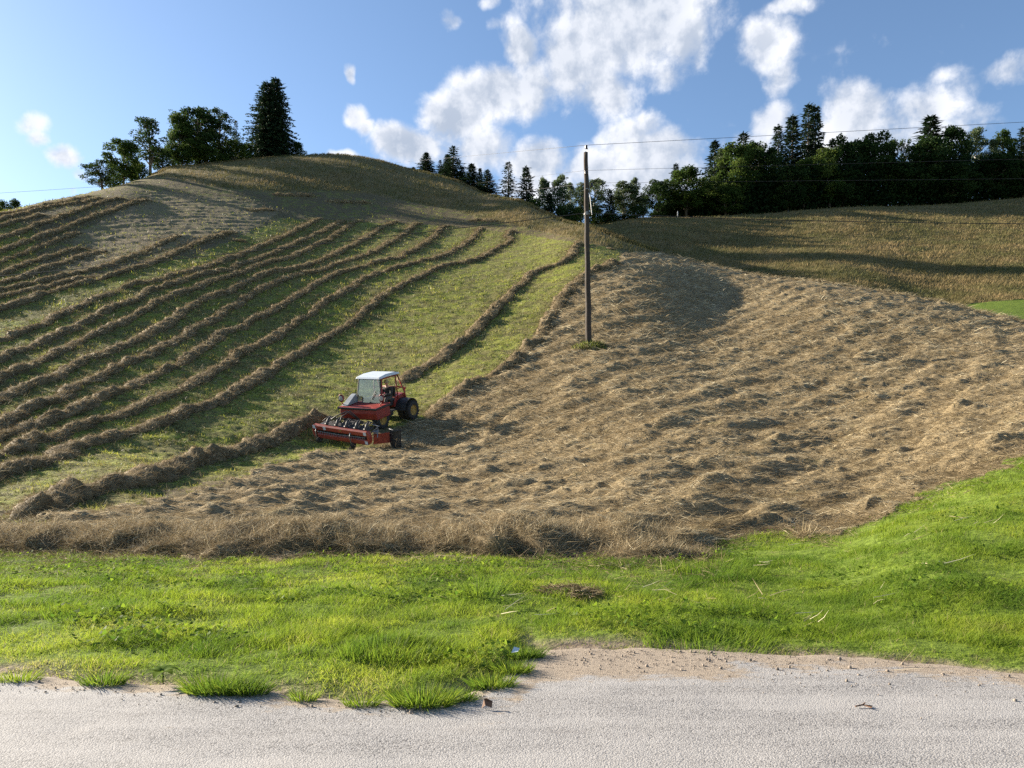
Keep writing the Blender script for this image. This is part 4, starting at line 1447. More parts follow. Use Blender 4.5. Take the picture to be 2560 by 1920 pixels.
def tree(kind, dx, dtop, dw, Y, label, group, lean=0.0):
    i = used.get(kind, 0)
    used[kind] = i + 1
    tm, cm, h, r = PROTO[kind][i % len(PROTO[kind])]
    px, pt = d2(dx, dtop)
    X = (px - 512) / FPX * Y
    z0 = float(base_z(X, Y)) - 0.1
    top = CAMH + (HY - pt) / FPX * Y
    sc = (top - z0) / h
    if 'spruce' in kind and kind != 'dense_spruce':
        dw = dw * (1.85 if group == G3 else (1.7 if group == G2 else 1.2))
    elif group == G1 and kind in ('broadleaf', 'open', 'bush'):
        dw = dw * 1.22
    elif group == G3 or kind == 'birch':
        dw = dw * 1.25
    sr = dw * D2R / FPX * Y * 0.5 / r
    t = empty(NAMES[kind], (X, Y, z0), (i * 2.39996) % 6.28)
    t.scale = (sr, sr, sc)
    t.rotation_euler[1] = lean
    tag(t, label, CATS[kind], group)
    for nm, me in (('trunk', tm), ('crown', cm)):
        o = bpy.data.objects.new(nm, me)
        COL.objects.link(o)
        o.parent = t
    return t


G1, G2, G3 = 'trees on the rounded hilltop', 'trees behind the shoulder of the hill', 'trees of the dark wood on the far slope'
tree('open', 222, 347, 62, 124, 'small straggly shrub tree, outermost of the hilltop group', G1, lean=-0.18)
tree('light', 268, 304, 88, 137, 'round leafy tree next to the straggly shrub on the hilltop', G1)
tree('open', 325, 255, 66, 151, 'tall see-through tree with thin crown on the hilltop', G1)
tree('light', 385, 246, 66, 160, 'leafy hilltop tree right of the see-through tree', G1)
tree('broadleaf', 425, 235, 86, 164, 'broadest dense leafy tree in the middle of the hilltop group', G1)
tree('open', 474, 236, 64, 168, 'open crowned hilltop tree with bare stem left of the little spruce', G1)
tree('bush', 352, 322, 50, 156, 'low bush filling the gap beside the see-through tree', G1)
tree('bush', 445, 312, 66, 163, 'yellowish bush at the foot of the broadest hilltop tree', G1)
tree('bush', 300, 352, 46, 146, 'bush under the round leafy tree on the hilltop', G1)
tree('bush', 400, 318, 56, 160, 'bush between the leafy trees left of the broadest one', G1)
tree('bush', 478, 318, 44, 168, 'bush at the foot of the open crowned hilltop tree', G1)
tree('bush', 246, 372, 40, 130, 'low bush between the straggly shrub and the round tree', G1)
tree('bush', 530, 312, 44, 175, 'dark bush against the left flank of the huge twin spruce', G1)
tree('thin_spruce', 509, 260, 34, 173, 'slender little spruce poking up beside the huge twin spruce', G1)
tree('bush', 502, 304, 54, 170, 'brownish green bush below the slender little spruce', G1)
tree('dense_spruce', 578, 176, 104, 180, 'huge dark spruce with blunt top, left half of the hilltop pair', G1)
tree('dense_spruce', 596, 168, 100, 182, 'huge dark spruce with higher top, right half of the hilltop pair', G1)
tree('bush', 640, 308, 40, 184, 'small bush on the right flank of the huge twin spruce', G1)
tree('bush', 4, 434, 34, 112, 'distant bush cut by the left picture edge on the skyline', 'bushes behind the left skyline')
tree('bush', 33, 431, 36, 114, 'distant bush peeping over the left skyline of the field', 'bushes behind the left skyline')

tree('thin_spruce', 893, 361, 16, 188, 'tiny spruce tip just above the brow, leftmost behind the hill', G2)
tree('spruce', 921, 329, 34, 184, 'slim spruce standing apart, left of the paired ones', G2)
tree('thin_spruce', 951, 346, 22, 182, 'narrow spruce touching the left of a tall pair', G2)
tree('spruce', 967, 333, 32, 180, 'shorter spruce of the tall pair behind the brow', G2)
tree('thin_spruce', 979, 316, 46, 178, 'tallest spruce behind the brow, airy and pointed', G2)
tree('spruce', 998, 359, 26, 177, 'low spruce under the right side of the tallest airy one', G2)
tree('spruce', 1019, 353, 40, 174, 'stout dark spruce between the tall pair and the low trio', G2)
tree('spruce', 1037, 363, 22, 172, 'thin spruce spike right of the stout dark spruce', G2)
tree('spruce', 1053, 366, 42, 170, 'broad based spruce at the dip left of the lone airy spruce', G2)
tree('thin_spruce', 1098, 350, 46, 166, 'lone airy spruce with clear sky on both sides', G2)
tree('spruce', 1137, 358, 52, 166, 'big dark spruce right of the lone airy one', G2)
tree('birch', 1178, 384, 40, 172, 'pale birch rising behind a dark low spruce', G2)
tree('spruce', 1186, 418, 46, 164, 'dark low spruce in front of the pale birch', G2)
tree('birch', 1209, 378, 46, 170, 'pale feathery birch left of the pole', G2)
tree('birch', 1232, 393, 32, 172, 'slim birch close to the left side of the pole', G2)
tree('birch', 1254, 396, 34, 174, 'birch half hidden by the pole', G2)
tree('birch', 1283, 386, 56, 176, 'full leafy birch right beside the pole', G2)
tree('spruce', 1318, 410, 32, 176, 'small dark spruce between two birches right of the pole', G2)
tree('birch', 1347, 394, 56, 178, 'round crowned birch right of the small dark spruce', G2)
tree('birch', 1370, 385, 30, 179, 'narrow upright birch ending the row before the gap of sky', G2)
tree('birch', 1390, 428, 24, 178, 'little birch at the edge of the gap of sky', G2)
tree('bush', 1155, 432, 50, 163, 'dark bush between the big dark spruce and the low one', G2)
tree('bush', 1212, 444, 54, 167, 'dark bush in front of the pale feathery birch', G2)
tree('bush', 1244, 450, 48, 169, 'dark bush below the birches, touching the left of the pole', G2)
tree('bush', 1374, 446, 44, 175, 'bush under the narrow upright birch at the gap of sky', G2)
tree('bush', 1285, 458, 44, 173, 'dark bush at the foot of the birches, nearest the pole', G2)
tree('bush', 1312, 462, 46, 171, 'round dark bush in the hollow right of the pole', G2)
tree('bush', 1345, 466, 50, 174, 'spreading bush below the round crowned birch', G2)

tree('broadleaf', 1424, 392, 66, 184, 'blue green leafy tree starting the dark wood at its left end', G3)
tree('spruce', 1460, 352, 36, 192, 'spruce tip looking over the first leafy trees of the wood', G3)
tree('light', 1482, 365, 84, 184, 'bright green round tree near the left end of the wood', G3)
tree('spruce', 1544, 303, 52, 194, 'dark pointed spruce left of the big light birch', G3)
tree('light', 1530, 384, 54, 188, 'lower leafy tree below the dark pointed spruce', G3)
tree('birch', 1563, 322, 44, 192, 'grey green tree leaning on the dark pointed spruce', G3)
tree('light', 1592, 312, 84, 189, 'large light green tree, tallest broadleaf of the wood', G3)
tree('spruce', 1606, 284, 64, 197, 'spruce crown rising behind the large light green tree', G3)
tree('light', 1568, 402, 58, 185, 'bright low tree in front of the large light green one', G3)
tree('broadleaf', 1637, 308, 66, 194, 'dark leafy tree right of the large light green one', G3)
tree('broadleaf', 1662, 318, 56, 193, 'dull leafy tree left of the group of four tall spruces', G3)
tree('spruce', 1681, 268, 48, 199, 'lowest and leftmost of the four tall spruces in the wood', G3)
tree('spruce', 1712, 249, 66, 200, 'second of the four tall spruces, with a pointed top', G3)
tree('spruce', 1746, 221, 60, 202, 'highest spruce of the wood, left one of a twin', G3)
tree('spruce', 1761, 225, 60, 203, 'second highest spruce of the wood, right one of a twin', G3)
tree('light', 1736, 345, 52, 192, 'light leafy tree under the highest spruces', G3)
tree('light', 1792, 318, 62, 192, 'yellow green sunlit tree right below the twin spruces', G3)
tree('broadleaf', 1811, 299, 66, 200, 'dark round crown behind the yellow green sunlit tree', G3)
tree('broadleaf', 1700, 362, 66, 190, 'shaded leafy tree filling the front of the wood under the spruces', G3)
tree('broadleaf', 1856, 300, 60, 197, 'leafy tree left of the broad domed crown', G3)
tree('broadleaf', 1886, 292, 88, 198, 'broad domed dark crown in the middle right of the wood', G3)
tree('open', 1930, 299, 44, 201, 'ragged see-through crown right of the domed tree', G3)
tree('open', 1955, 298, 30, 202, 'thin ragged spire beside the see-through crown', G3)
tree('broadleaf', 1990, 300, 90, 198, 'bulky leafy tree below the single broad spruce', G3)
tree('spruce', 2010, 250, 86, 203, 'single broad spruce towering over the right part of the wood', G3)
tree('broadleaf', 2065, 273, 62, 201, 'tall leafy tree right of the single broad spruce', G3)
tree('birch', 2110, 275, 46, 203, 'light stemmed airy tree near the right end of the wood', G3)
tree('birch', 2148, 299, 34, 202, 'short pale tree left of the last broadleaf', G3)
tree('light', 2168, 284, 48, 203, 'last small light broadleaf before the right edge', G3)
tree('spruce', 2212, 272, 60, 204, 'dark conifer cut by the right picture edge', G3)
tree('broadleaf', 2145, 336, 80, 198, 'dark rounded tree in front of the airy trees at the right end', G3)
tree('broadleaf', 2050, 352, 84, 196, 'dark leafy tree low in front, right of the bulky one', G3)
tree('broadleaf', 1935, 356, 84, 195, 'dark leafy tree low in front of the see-through crown', G3)
tree('broadleaf', 1820, 368, 80, 193, 'dark leafy tree low in front, under the yellow green one', G3)
tree('broadleaf', 2210, 346, 80, 198, 'dark leafy tree low at the right picture edge', G3)
tree('broadleaf', 2290, 300, 90, 203, 'leafy tree beyond the right picture edge', G3)

# thicket under the wood as one mass; its shade is put into the leaf colour
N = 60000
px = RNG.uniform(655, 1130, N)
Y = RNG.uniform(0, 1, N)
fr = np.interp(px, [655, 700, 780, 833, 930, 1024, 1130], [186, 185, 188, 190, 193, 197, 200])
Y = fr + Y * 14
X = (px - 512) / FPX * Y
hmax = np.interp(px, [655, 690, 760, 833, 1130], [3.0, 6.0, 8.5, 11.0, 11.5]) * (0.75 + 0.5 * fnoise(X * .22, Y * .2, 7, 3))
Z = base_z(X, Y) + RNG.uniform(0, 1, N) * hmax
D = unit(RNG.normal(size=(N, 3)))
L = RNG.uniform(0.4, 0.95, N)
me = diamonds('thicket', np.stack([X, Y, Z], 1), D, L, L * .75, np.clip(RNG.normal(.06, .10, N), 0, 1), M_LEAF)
tag(link('thicket', me), 'tangled thicket under the wood, shade painted into its dark leaves', 'thicket', kind='stuff')

o = MB().tube([(0, 0, -0.3), (0, 0, 1.35)], [0.13, 0.11], 10).lathe([(0.11, 1.35), (0.08, 1.45), (0.0, 1.5)], (0, 0, 0), 10, 'z').build('marker_post', M_GREY, None, smooth=True)
x_, y_ = (1464 * D2R - 512) / FPX * 179.0, 179.0
o.location = (x_, y_, float(base_z(x_, y_)))
tag(o, 'tiny white post at the foot of the dark wood', 'post')

# ---------------------------------------------------------------- tractor
def on_slope(x, y, reach):
    """frame that sits on the ground there: heading, left, up"""
    zf = float(base_z(x + hx * reach, y + hy * reach))
    zb = float(base_z(x - hx * reach, y - hy * reach))
    zl = float(base_z(x + lx * .9, y + ly * .9))
    zr = float(base_z(x - lx * .9, y - ly * .9))
    f = Vector((hx * 2 * reach, hy * 2 * reach, zf - zb)).normalized()
    l_ = Vector((lx * 1.8, ly * 1.8, zl - zr)).normalized()
    u = f.cross(l_).normalized()
    l_ = u.cross(f)
    m = (Matrix((f, l_, u)).transposed() * SCL).to_4x4()
    m.translation = Vector((x, y, 0.25 * (zf + zb + zl + zr)))
    return m


TM = on_slope(OX, OY, 1.1)
tractor = tag(empty('tractor'), 'small red hillside tractor with white cab roof working on the slope', 'tractor')
tractor.matrix_world = TM


def wheel(x, y, r, w, rim_mat, out):
    """tyre with lugs, its rim and hub"""
    t = MB()
    hw = w / 2
    t.lathe([(r * .58, -hw * .8), (r * .72, -hw), (r * .93, -hw * .92), (r, -hw * .6), (r, hw * .6), (r * .93, hw * .92), (r * .72, hw), (r * .58, hw * .8), (r * .58, -hw * .8)], (x, y, r), 36)
    for k in range(18):
        a = 2 * math.pi * k / 18
        for sd_ in (-1, 1):
            a2 = a + (0.17 if sd_ > 0 else 0)
            rot = Matrix.Rotation(-a2, 3, 'Y') @ Matrix.Rotation(sd_ * 0.5, 3, 'X')
            c = Vector((math.cos(a2) * (r + .008), 0, math.sin(a2) * (r + .008)))
            t.box((x + c.x, y + sd_ * hw * .45, r + c.z), (0.05, hw * .95, 0.045), rot)
    tyre = t.build('wheel', M_RUB, tractor)
    m = MB()
    m.lathe([(r * .60, out * hw * .75), (r * .54, out * hw * .78), (r * .50, out * hw * .45), (r * .22, out * hw * .40), (r * .20, out * hw * .62), (0.0, out * hw * .62)], (x, y, r), 26)
    for k in range(6):
        a = k * math.pi / 3
        m.tube([(x + math.cos(a) * r * .32, y + out * hw * .40, r + math.sin(a) * r * .32), (x + math.cos(a) * r * .32, y + out * hw * .5, r + math.sin(a) * r * .32)], 0.02, 6)
    m.build('rim', rim_mat, tyre, smooth=False)


for sy in (-1, 1):
    wheel(0.95, sy * 0.80, 0.42, 0.34, M_YEL, sy)
    wheel(-0.95, sy * 0.78, 0.43, 0.30, M_YEL, sy)
    wheel(-0.95, sy * 1.14, 0.42, 0.28, M_YEL, sy)
b = MB()
b.box((0.0, 0, 0.60), (2.5, 0.62, 0.30))
b.tube([(0.95, -.7, .42), (0.95, .7, .42)], 0.07, 10)
b.tube([(-0.95, -1.1, .43), (-0.95, 1.1, .43)], 0.07, 10)
b.box((0.2, 0.70, 0.62), (0.62, 0.34, 0.06))
b.box((0.2, -0.70, 0.62), (0.62, 0.34, 0.06))
b.box((0.2, 0.62, 0.5), (0.5, 0.3, 0.22))
b.build('chassis', M_BLACK, tractor, bevel=0.012)
# red front body with its sloping deck
b = MB().prism([(0.45, 0.52), (1.40, 0.50), (1.48, 0.76), (1.46, 0.985), (0.50, 1.02), (0.45, 1.0)], -0.98, 0.98)
b.build('front_body', M_RED, tractor, bevel=0.03)
b = MB().plate([(1.50, -1.02, 0.99), (1.50, 1.02, 0.99), (0.42, 1.02, 1.035), (0.42, -1.02, 1.035)], 0.045)
b.build('deck', M_RED, tractor, bevel=0.012)
b = MB().box((1.515, 0, 0.985), (0.05, 2.08, 0.075)).box((0.98, 1.035, 1.0), (1.1, 0.05, 0.075)).box((0.98, -1.035, 1.0), (1.1, 0.05, 0.075))
b.build('trim_strip', M_BLACK, tractor, bevel=0.008)
b = MB().add([(1.38, -0.96, 1.06), (1.38, -0.62, 1.06), (0.62, -0.62, 1.08), (0.62, -0.96, 1.08), (0.78, -0.90, 1.40), (0.78, -0.64, 1.40), (0.62, -0.64, 1.46), (0.62, -0.90, 1.46)],
             [(0, 1, 2, 3), (0, 4, 5, 1), (4, 7, 6, 5), (1, 5, 6, 2), (0, 3, 7, 4), (3, 2, 6, 7)])
b.build('side_hood', M_GREY, tractor, bevel=0.02)
# cab: pillars, glass, roof
FB, FT = 0.66, 0.40       # windscreen foot and head
b = MB()
for sy in (-1, 1):
    b.tube([(FB, sy * .66, 1.04), (FT, sy * .58, 2.10)], 0.032, 8)
b.tube([(FB, -.66, 1.06), (FB, .66, 1.06)], 0.03, 8)
b.tube([(FT, -.58, 2.08), (FT, .58, 2.08)], 0.03, 8)
b.build('windscreen_frame', M_BLACK, tractor)
MB().plate([(FB + .01, -.64, 1.08), (FB + .01, .64, 1.08), (FT + .01, .565, 2.07), (FT + .01, -.565, 2.07)], 0.008).build('windscreen', M_GLASS, tractor)
MB().tube([(FB + .03, .12, 1.10), (FB - .02, .34, 1.52)], 0.010, 6).tube([(FB + .0, .24, 1.22), (FB - .06, .42, 1.62)], 0.016, 6).box((FB + .05, .12, 1.08), (.05, .08, .05)).build('wiper', M_BLACK, tractor)
b = MB()
for sy in (-1, 1):
    b.tube([(FB - .06, sy * .69, 1.04), (FT - .05, sy * .61, 2.08)], 0.034, 8)
    b.tube([(-.70, sy * .60, 2.08), (-.66, sy * .66, 1.0)], 0.032, 8)
    b.tube([(-.86, sy * .60, 2.06), (-1.22, sy * .66, 1.18), (-1.22, sy * .66, 0.9)], 0.036, 8)
    b.tube([(FT, sy * .60, 2.09), (-.86, sy * .60, 2.07)], 0.034, 8)
    b.tube([(-.66, sy * .66, 1.46), (-1.10, sy * .64, 1.46)], 0.026, 8)
b.tube([(-1.10, -.64, 1.46), (-1.10, .64, 1.46)], 0.028, 8)
b.tube([(-.86, -.60, 2.06), (-.86, .60, 2.06)], 0.034, 8)
b.build('cab_frame', M_RED, tractor, smooth=True)
b = MB().add([(x, y, z) for (x, z, wy_) in ((0.56, 2.11, .66), (0.50, 2.20, .62), (0.0, 2.255, .62), (-0.70, 2.235, .62), (-0.98, 2.16, .64), (-0.98, 2.10, .66), (0.0, 2.14, .66)) for y in (-wy_, wy_)],
             [(0, 1, 3, 2), (2, 3, 5, 4), (4, 5, 7, 6), (6, 7, 9, 8), (8, 9, 11, 10), (10, 11, 13, 12), (12, 13, 1, 0), (0, 2, 4, 6, 8, 10, 12), (1, 13, 11, 9, 7, 5, 3)])
b.build('cab_roof', M_WHITE, tractor, bevel=0.02)
# rear body, fenders, seat
b = MB().prism([(-0.42, 0.66), (-0.50, 1.10), (-1.25, 1.16), (-1.42, 1.02), (-1.42, 0.66)], -0.60, 0.60)
b.build('rear_body', M_RED, tractor, bevel=0.03)
for sy in (-1, 1):
    b = MB()
    arc = [(-0.95 + 0.56 * math.cos(a), 0.43 + 0.56 * math.sin(a)) for a in np.linspace(R(8), R(158), 12)]
    arc2 = [(-0.95 + 0.53 * math.cos(a), 0.43 + 0.53 * math.sin(a)) for a in np.linspace(R(8), R(158), 12)]
    b.prism(arc + arc2[::-1], sy * 0.62, sy * 1.16)
    b.build('rear_fender', M_BLACK, tractor)
b = MB().box((-.40, 0.36, 1.02), (.46, .46, .12)).box((-.62, 0.36, 1.30), (.10, .42, .50), Matrix.Rotation(-.15, 3, 'Y')).box((-.40, .36, .86), (.3, .34, .24))
b.build('seat', M_BLACK, tractor, bevel=0.03)
b = MB().tube([(0.42, 0.36, 1.0), (0.20, 0.36, 1.38)], 0.03, 8)
ring = [Vector((0.20, 0.36, 1.38)) + (Matrix.Rotation(-0.55, 3, 'Y') @ Vector((0.19 * math.cos(a), 0.19 * math.sin(a), 0))) for a in np.linspace(0, 2 * math.pi, 22)]
b.tube(ring, 0.014, 6)
b.build('steering_wheel', M_BLACK, tractor, smooth=True)
MB().box((0.46, 0.0, 1.12), (0.20, 0.9, 0.26)).build('dashboard', M_BLACK, tractor, bevel=0.03)
for sy in (-1, 1):
    lamp = MB()
    x0, y0 = (1.30, -0.97) if sy < 0 else (0.98, 0.99)
    lamp.tube([(x0, y0 - sy * .14, 1.06), (x0 + .02, y0 - sy * .02, 1.16), (x0, y0, 1.30)], 0.024, 8)
    lamp.lathe([(0.0, -.13), (.075, -.11), (.125, -.02), (.135, .03), (.12, .05)], (0, 0, 0), 18, 'z')
    # the housing is turned to face ahead
    nst = 18 * 5
    for i in range(len(lamp.v) - nst, len(lamp.v)):
        v = Vector(lamp.v[i])
        v = Matrix.Rotation(R(90), 3, 'Y') @ v
        v.z *= 1.35
        lamp.v[i] = tuple(v + Vector((x0, y0, 1.38)))
    hl = lamp.build('headlight', M_RED, tractor, smooth=True)
    l2 = MB().lathe([(0.0, .062), (.07, .058), (.115, .045)], (0, 0, 0), 18, 'z')
    l2.v = [tuple((Matrix.Rotation(R(90), 3, 'Y') @ Vector(v)) * 1.0 + Vector((x0, y0, 1.38))) for v in l2.v]
    l2.build('lens', M_LAMP, hl, smooth=True)
MB().tube([(-1.30, .62, 1.16), (-1.30, .62, 1.34)], 0.03, 8).box((-1.30, .62, 1.36), (.08, .10, .10)).build('tail_lamp', M_ORED, tractor)

# ---------------------------------------------------------------- driver
driver = tag(empty('person'), 'person in dark work clothes and straw hat driving the red tractor', 'person')
driver.matrix_world = TM


def skin_mesh(name, joints, bones, mat, parent, root=0, sub=2):
    """joints: (x, y, z, radius)"""
    me = bpy.data.meshes.new(name)
    me.from_pydata([j[:3] for j in joints], bones, [])
    o = link(name, me, mat, parent)
    md = o.modifiers.new('Skin', 'SKIN')
    md.use_smooth_shade = True
    for i, j in enumerate(joints):
        r = j[3]
        me.skin_vertices[0].data[i].radius = (r, r)
        me.skin_vertices[0].data[i].use_root = (i == root)
    sb = o.modifiers.new('Sub', 'SUBSURF')
    sb.levels = sub
    sb.render_levels = sub
    return o


SY = 0.36       # seat side offset
J = [(-.34, SY, 1.14, .12), (-.40, SY, 1.32, .13), (-.40, SY, 1.50, .15), (-.36, SY, 1.60, .07), (-.33, SY, 1.68, .055), (-.31, SY, 1.76, .085), (-.30, SY, 1.86, .075)]
Bn = [(0, 1), (1, 2), (2, 3), (3, 4), (4, 5), (5, 6)]


def chain(start, pts):
    prev = start
    for q_ in pts:
        J.append(q_)
        Bn.append((prev, len(J) - 1))
        prev = len(J) - 1
    return prev


for sy in (-1, 1):
    wr = chain(2, [(-.36, SY + sy * .20, 1.50, .065), (-.22, SY + sy * .26, 1.28, .05), (-.02, SY + sy * .20, 1.32, .038), (.10, SY + sy * .15, 1.36, .030), (.15, SY + sy * .14, 1.37, .032)])
    for k in range(4):
        chain(wr, [(.19, SY + sy * (.11 + .022 * k), 1.385 + .004 * k, .010), (.215, SY + sy * (.11 + .022 * k), 1.36, .009), (.20, SY + sy * (.11 + .022 * k), 1.335, .008)])
    chain(wr, [(.14, SY + sy * .10, 1.36, .011), (.17, SY + sy * .085, 1.34, .009)])
    chain(0, [(-.28, SY + sy * .12, 1.12, .095), (.08, SY + sy * .17, 1.14, .072), (.16, SY + sy * .17, .80, .048), (.16, SY + sy * .17, .72, .04), (.27, SY + sy * .18, .70, .035)])
skin_mesh('body', J, Bn, M_SKIN, driver)
jk = [(-.34, SY, 1.12, .15), (-.40, SY, 1.32, .165), (-.40, SY, 1.50, .18), (-.365, SY, 1.60, .085)]
jb = [(0, 1), (1, 2), (2, 3)]
for sy in (-1, 1):
    q0 = len(jk)
    jk += [(-.36, SY + sy * .205, 1.50, .085), (-.22, SY + sy * .26, 1.28, .068), (.06, SY + sy * .165, 1.345, .045)]
    jb += [(2, q0), (q0, q0 + 1), (q0 + 1, q0 + 2)]
skin_mesh('jacket', jk, jb, M_CLOTH, driver)
jt = [(-.34, SY, 1.13, .14)]
jb = []
for sy in (-1, 1):
    q0 = len(jt)
    jt += [(-.28, SY + sy * .12, 1.12, .11), (.08, SY + sy * .17, 1.14, .088), (.16, SY + sy * .17, .80, .062)]
    jb += [(0, q0), (q0, q0 + 1), (q0 + 1, q0 + 2)]
skin_mesh('trousers', jt, jb, M_TROU, driver)
MB().lathe([(0.0, .10), (.06, .09), (.095, .03), (.10, 0.0), (.17, -.02), (.168, -.03), (.09, -.012)], (-.305, SY, 1.845), 20, 'z').build('hat', M_CAP, driver, smooth=True)
f_ = MB().box((-.225, SY, 1.765), (.03, .022, .035)).box((-.232, SY - .035, 1.79), (.012, .022, .010)).box((-.232, SY + .035, 1.79), (.012, .022, .010)).box((-.235, SY, 1.725), (.012, .05, .008))
f_.build('face_features', M_SKIN, driver, bevel=.003)

# ---------------------------------------------------------------- belt rake in front of the tractor
wx, wy = ground_at(np.array([336.5]), np.array([447.0]))
RX, RY = float(wx[0]) - SCL * (hx * .40 - lx * .41), float(wy[0]) - SCL * (hy * .40 - ly * .41)
RM = on_slope(RX, RY, 0.8)
print('tractor', OX, OY, 'rake', RX, RY, ((RX - OX) * hx + (RY - OY) * hy), ((RX - OX) * lx + (RY - OY) * ly))
rake = tag(empty('hay_rake'), 'red front mounted belt rake sweeping hay ahead of the tractor', 'hay rake')
rake.matrix_world = RM @ Matrix.Diagonal((1, 1, .92, 1))
YL, YR = -1.42, 1.26       # ends of the front beam
b = MB().prism([(0.30, 0.66), (0.42, 0.66), (0.46, 0.70), (0.46, 0.86), (0.40, 0.91), (0.30, 0.91)], YL, YR)
b.build('upper_beam', M_ORED, rake, bevel=0.012)
b = MB().prism([(0.30, 0.26), (0.44, 0.26), (0.46, 0.30), (0.46, 0.46), (0.42, 0.50), (0.30, 0.50)], YL + .12, YR)
b.build('lower_beam', M_ORED, rake, bevel=0.012)
MB().box((0.30, (YL + YR) / 2, 0.58), (0.06, YR - YL - .1, 0.16)).build('tine_belt', M_BLACK, rake, bevel=.01)
b = MB()
for k in range(26):
    y = YL + .16 + k * (YR - YL - .3) / 25
    b.tube([(0.40, y, .60), (0.47, y + .05, .56), (0.49, y + .08, .50)], 0.008, 5)
b.tube([(0.42, YL + .1, .58), (0.44, (YL + YR) / 2, .575), (0.42, YR - .1, .60)], 0.016, 6)
b.build('tines', M_STEEL, rake)
for ye, sg in ((YL, -1), (YR, 1)):
    b = MB()
    arc = [(math.cos(a) * .325, .585 + math.sin(a) * .325) for a in np.linspace(-math.pi / 2, math.pi / 2, 12)]
    vs = [(0.44, ye + sg * c * .45, z) for c, z in arc] + [(0.26, ye + sg * c * .45, z) for c, z in arc]
    n = len(arc)
    b.add(vs, [tuple(range(n)), tuple(range(n, 2 * n))[::-1]] + [(i, i + 1, n + i + 1, n + i) for i in range(n - 1)] + [(0, n, 2 * n - 1, n - 1)])
    b.build('end_cap', M_ORED, rake, bevel=.01)
for (y, z) in ((YL - .0, .80), (YR - .06, .80), (YR - .02, .38), (YL + .55, .79)):
    MB().plate([(0.464, y - .07, z - .07), (0.464, y + .07, z - .07), (0.464, y + .05, z + .08), (0.464, y - .09, z + .08)], 0.004).build('sticker', M_WHITE, rake)
MB().plate([(0.464, -.10, .77), (0.464, .02, .77), (0.464, .02, .82), (0.464, -.10, .82)], 0.004).build('sticker', M_YEL, rake)
for y in (YL + .12, 0.48):
    f_ = MB().tube([(0.50, y, .74), (0.56, y, .66), (0.55, y, .42), (0.50, y, .20)], 0.022, 8).tube([(0.44, y, .72), (0.52, y, .76)], 0.03, 8).tube([(0.50, y, .20), (0.42, y - .10, .14), (0.42, y + .1, .14)], 0.02, 8)
    fo = f_.build('wheel_fork', M_STEEL, rake)
    MB().lathe([(.06, -.055), (.12, -.07), (.15, -.05), (.155, 0), (.15, .05), (.12, .07), (.06, .055), (.03, .06), (0, .06)], (0.40, y, .155), 22).build('gauge_wheel', M_RUB, fo, smooth=True)
# carrying frame, belt housings and hoses above the beam
b = MB()
b.box((0.0, (YL + YR) / 2, 0.82), (0.5, YR - YL - .2, 0.08))
b.box((-0.45, -.05, 0.80), (0.5, 0.7, 0.10))
b.tube([(-.9, -.35, .62), (-.2, -.30, .95)], 0.04, 8).tube([(-.9, .35, .62), (-.2, .30, .95)], 0.04, 8)
b.build('carrying_frame', M_HOSE, rake, bevel=.012)
b = MB()
for k in range(5):
    y = YL + .35 + k * .5
    b.tube([(-.45, y - .1, .92), (-.25, y, 1.05), (0.05, y + .12, 1.08), (.30, y + .22, .97)], 0.05, 8)
    b.tube([(-.42, y + .1, .93), (-.1, y + .2, 1.14), (.2, y + .24, 1.0)], 0.024, 6)
    b.tube([(-.40, y + .25, .93), (-.15, y + .05, 1.16), (.15, y - .1, 1.0)], 0.02, 6)
    b.box((0.28, y + .2, .95), (.10, .14, .07))
b.tube([(-.7, .0, .9), (-.45, -.3, 1.34), (-.1, -.6, 1.22), (.1, -.9, 1.0)], 0.03, 6)
b.tube([(-.7, .1, .9), (-.4, -.1, 1.40), (-.05, -.3, 1.24), (.1, -.3, 1.0)], 0.03, 6)
b.build('drive_hoses', M_HOSE, rake, smooth=True)
b = MB().tube([(.1, YR - .05, .70), (-.05, YR + .25, .95)], 0.03, 6).tube([(.05, YR + .05, .62), (.2, YR + .35, .80)], 0.025, 6).tube([(0, YR + .30, .92), (.25, YR + .4, .62)], 0.022, 6).box((.05, YR + .22, .78), (.2, .16, .1)).tube([(-.2, YR - .3, 1.0), (-.1, YR + .3, 1.0)], .025, 6)
b.build('linkage', M_STEEL, rake)
b = MB().plate([(0.20, YR + .10, .22), (-.25, YR + .62, .20), (-.30, YR + .62, .68), (0.16, YR + .16, .70)], 0.03)
b.build('side_panel', M_ORED, rake, bevel=.006)
b = MB()
NC = 11
for k in range(NC):
    y0, y1 = YR + .66 + .56 * k / NC, YR + .66 + .56 * (k + 1) / NC
    xk = lambda y: -.20 + .14 * math.sin((y - YR - .66) / .56 * math.pi)
    b.plate([(xk(y0), y0, .06), (xk(y1), y1 - .008, .06), (xk(y1) - .10, y1 - .008, .82), (xk(y0) - .10, y0, .82)], 0.016)
b.tube([(-.32, YR + .64, .84), (-.16, YR + .94, .86), (-.32, YR + 1.24, .84)], 0.03, 8)
b.build('swath_curtain', M_CURT, rake)
# hay being swept out at the curtain
gx_, gy_ = RM @ Vector((0.25, YR + .3, 0)), RM @ Vector((-.4, YR + .75, 0))
windrow(None, 'loose hay gathered at the rubber curtain of the rake', w=.42, h=.42, per_m=900, name='hay_heap',
        ground=[(gx_.x, gx_.y), ((gx_.x + gy_.x) / 2, (gx_.y + gy_.y) / 2 - .1), (gy_.x, gy_.y)])
ha, hb = RM @ Vector((-.5, YR + 1.3, 0)), RM @ Vector((-.2, YR + 2.3, 0))
windrow(None, 'loose hay heap right of the rubber curtain of the rake', w=.6, h=.5, per_m=600, name='hay_heap',
        ground=[(ha.x, ha.y), ((ha.x + hb.x) / 2, (ha.y + hb.y) / 2 - .1), (hb.x, hb.y)])


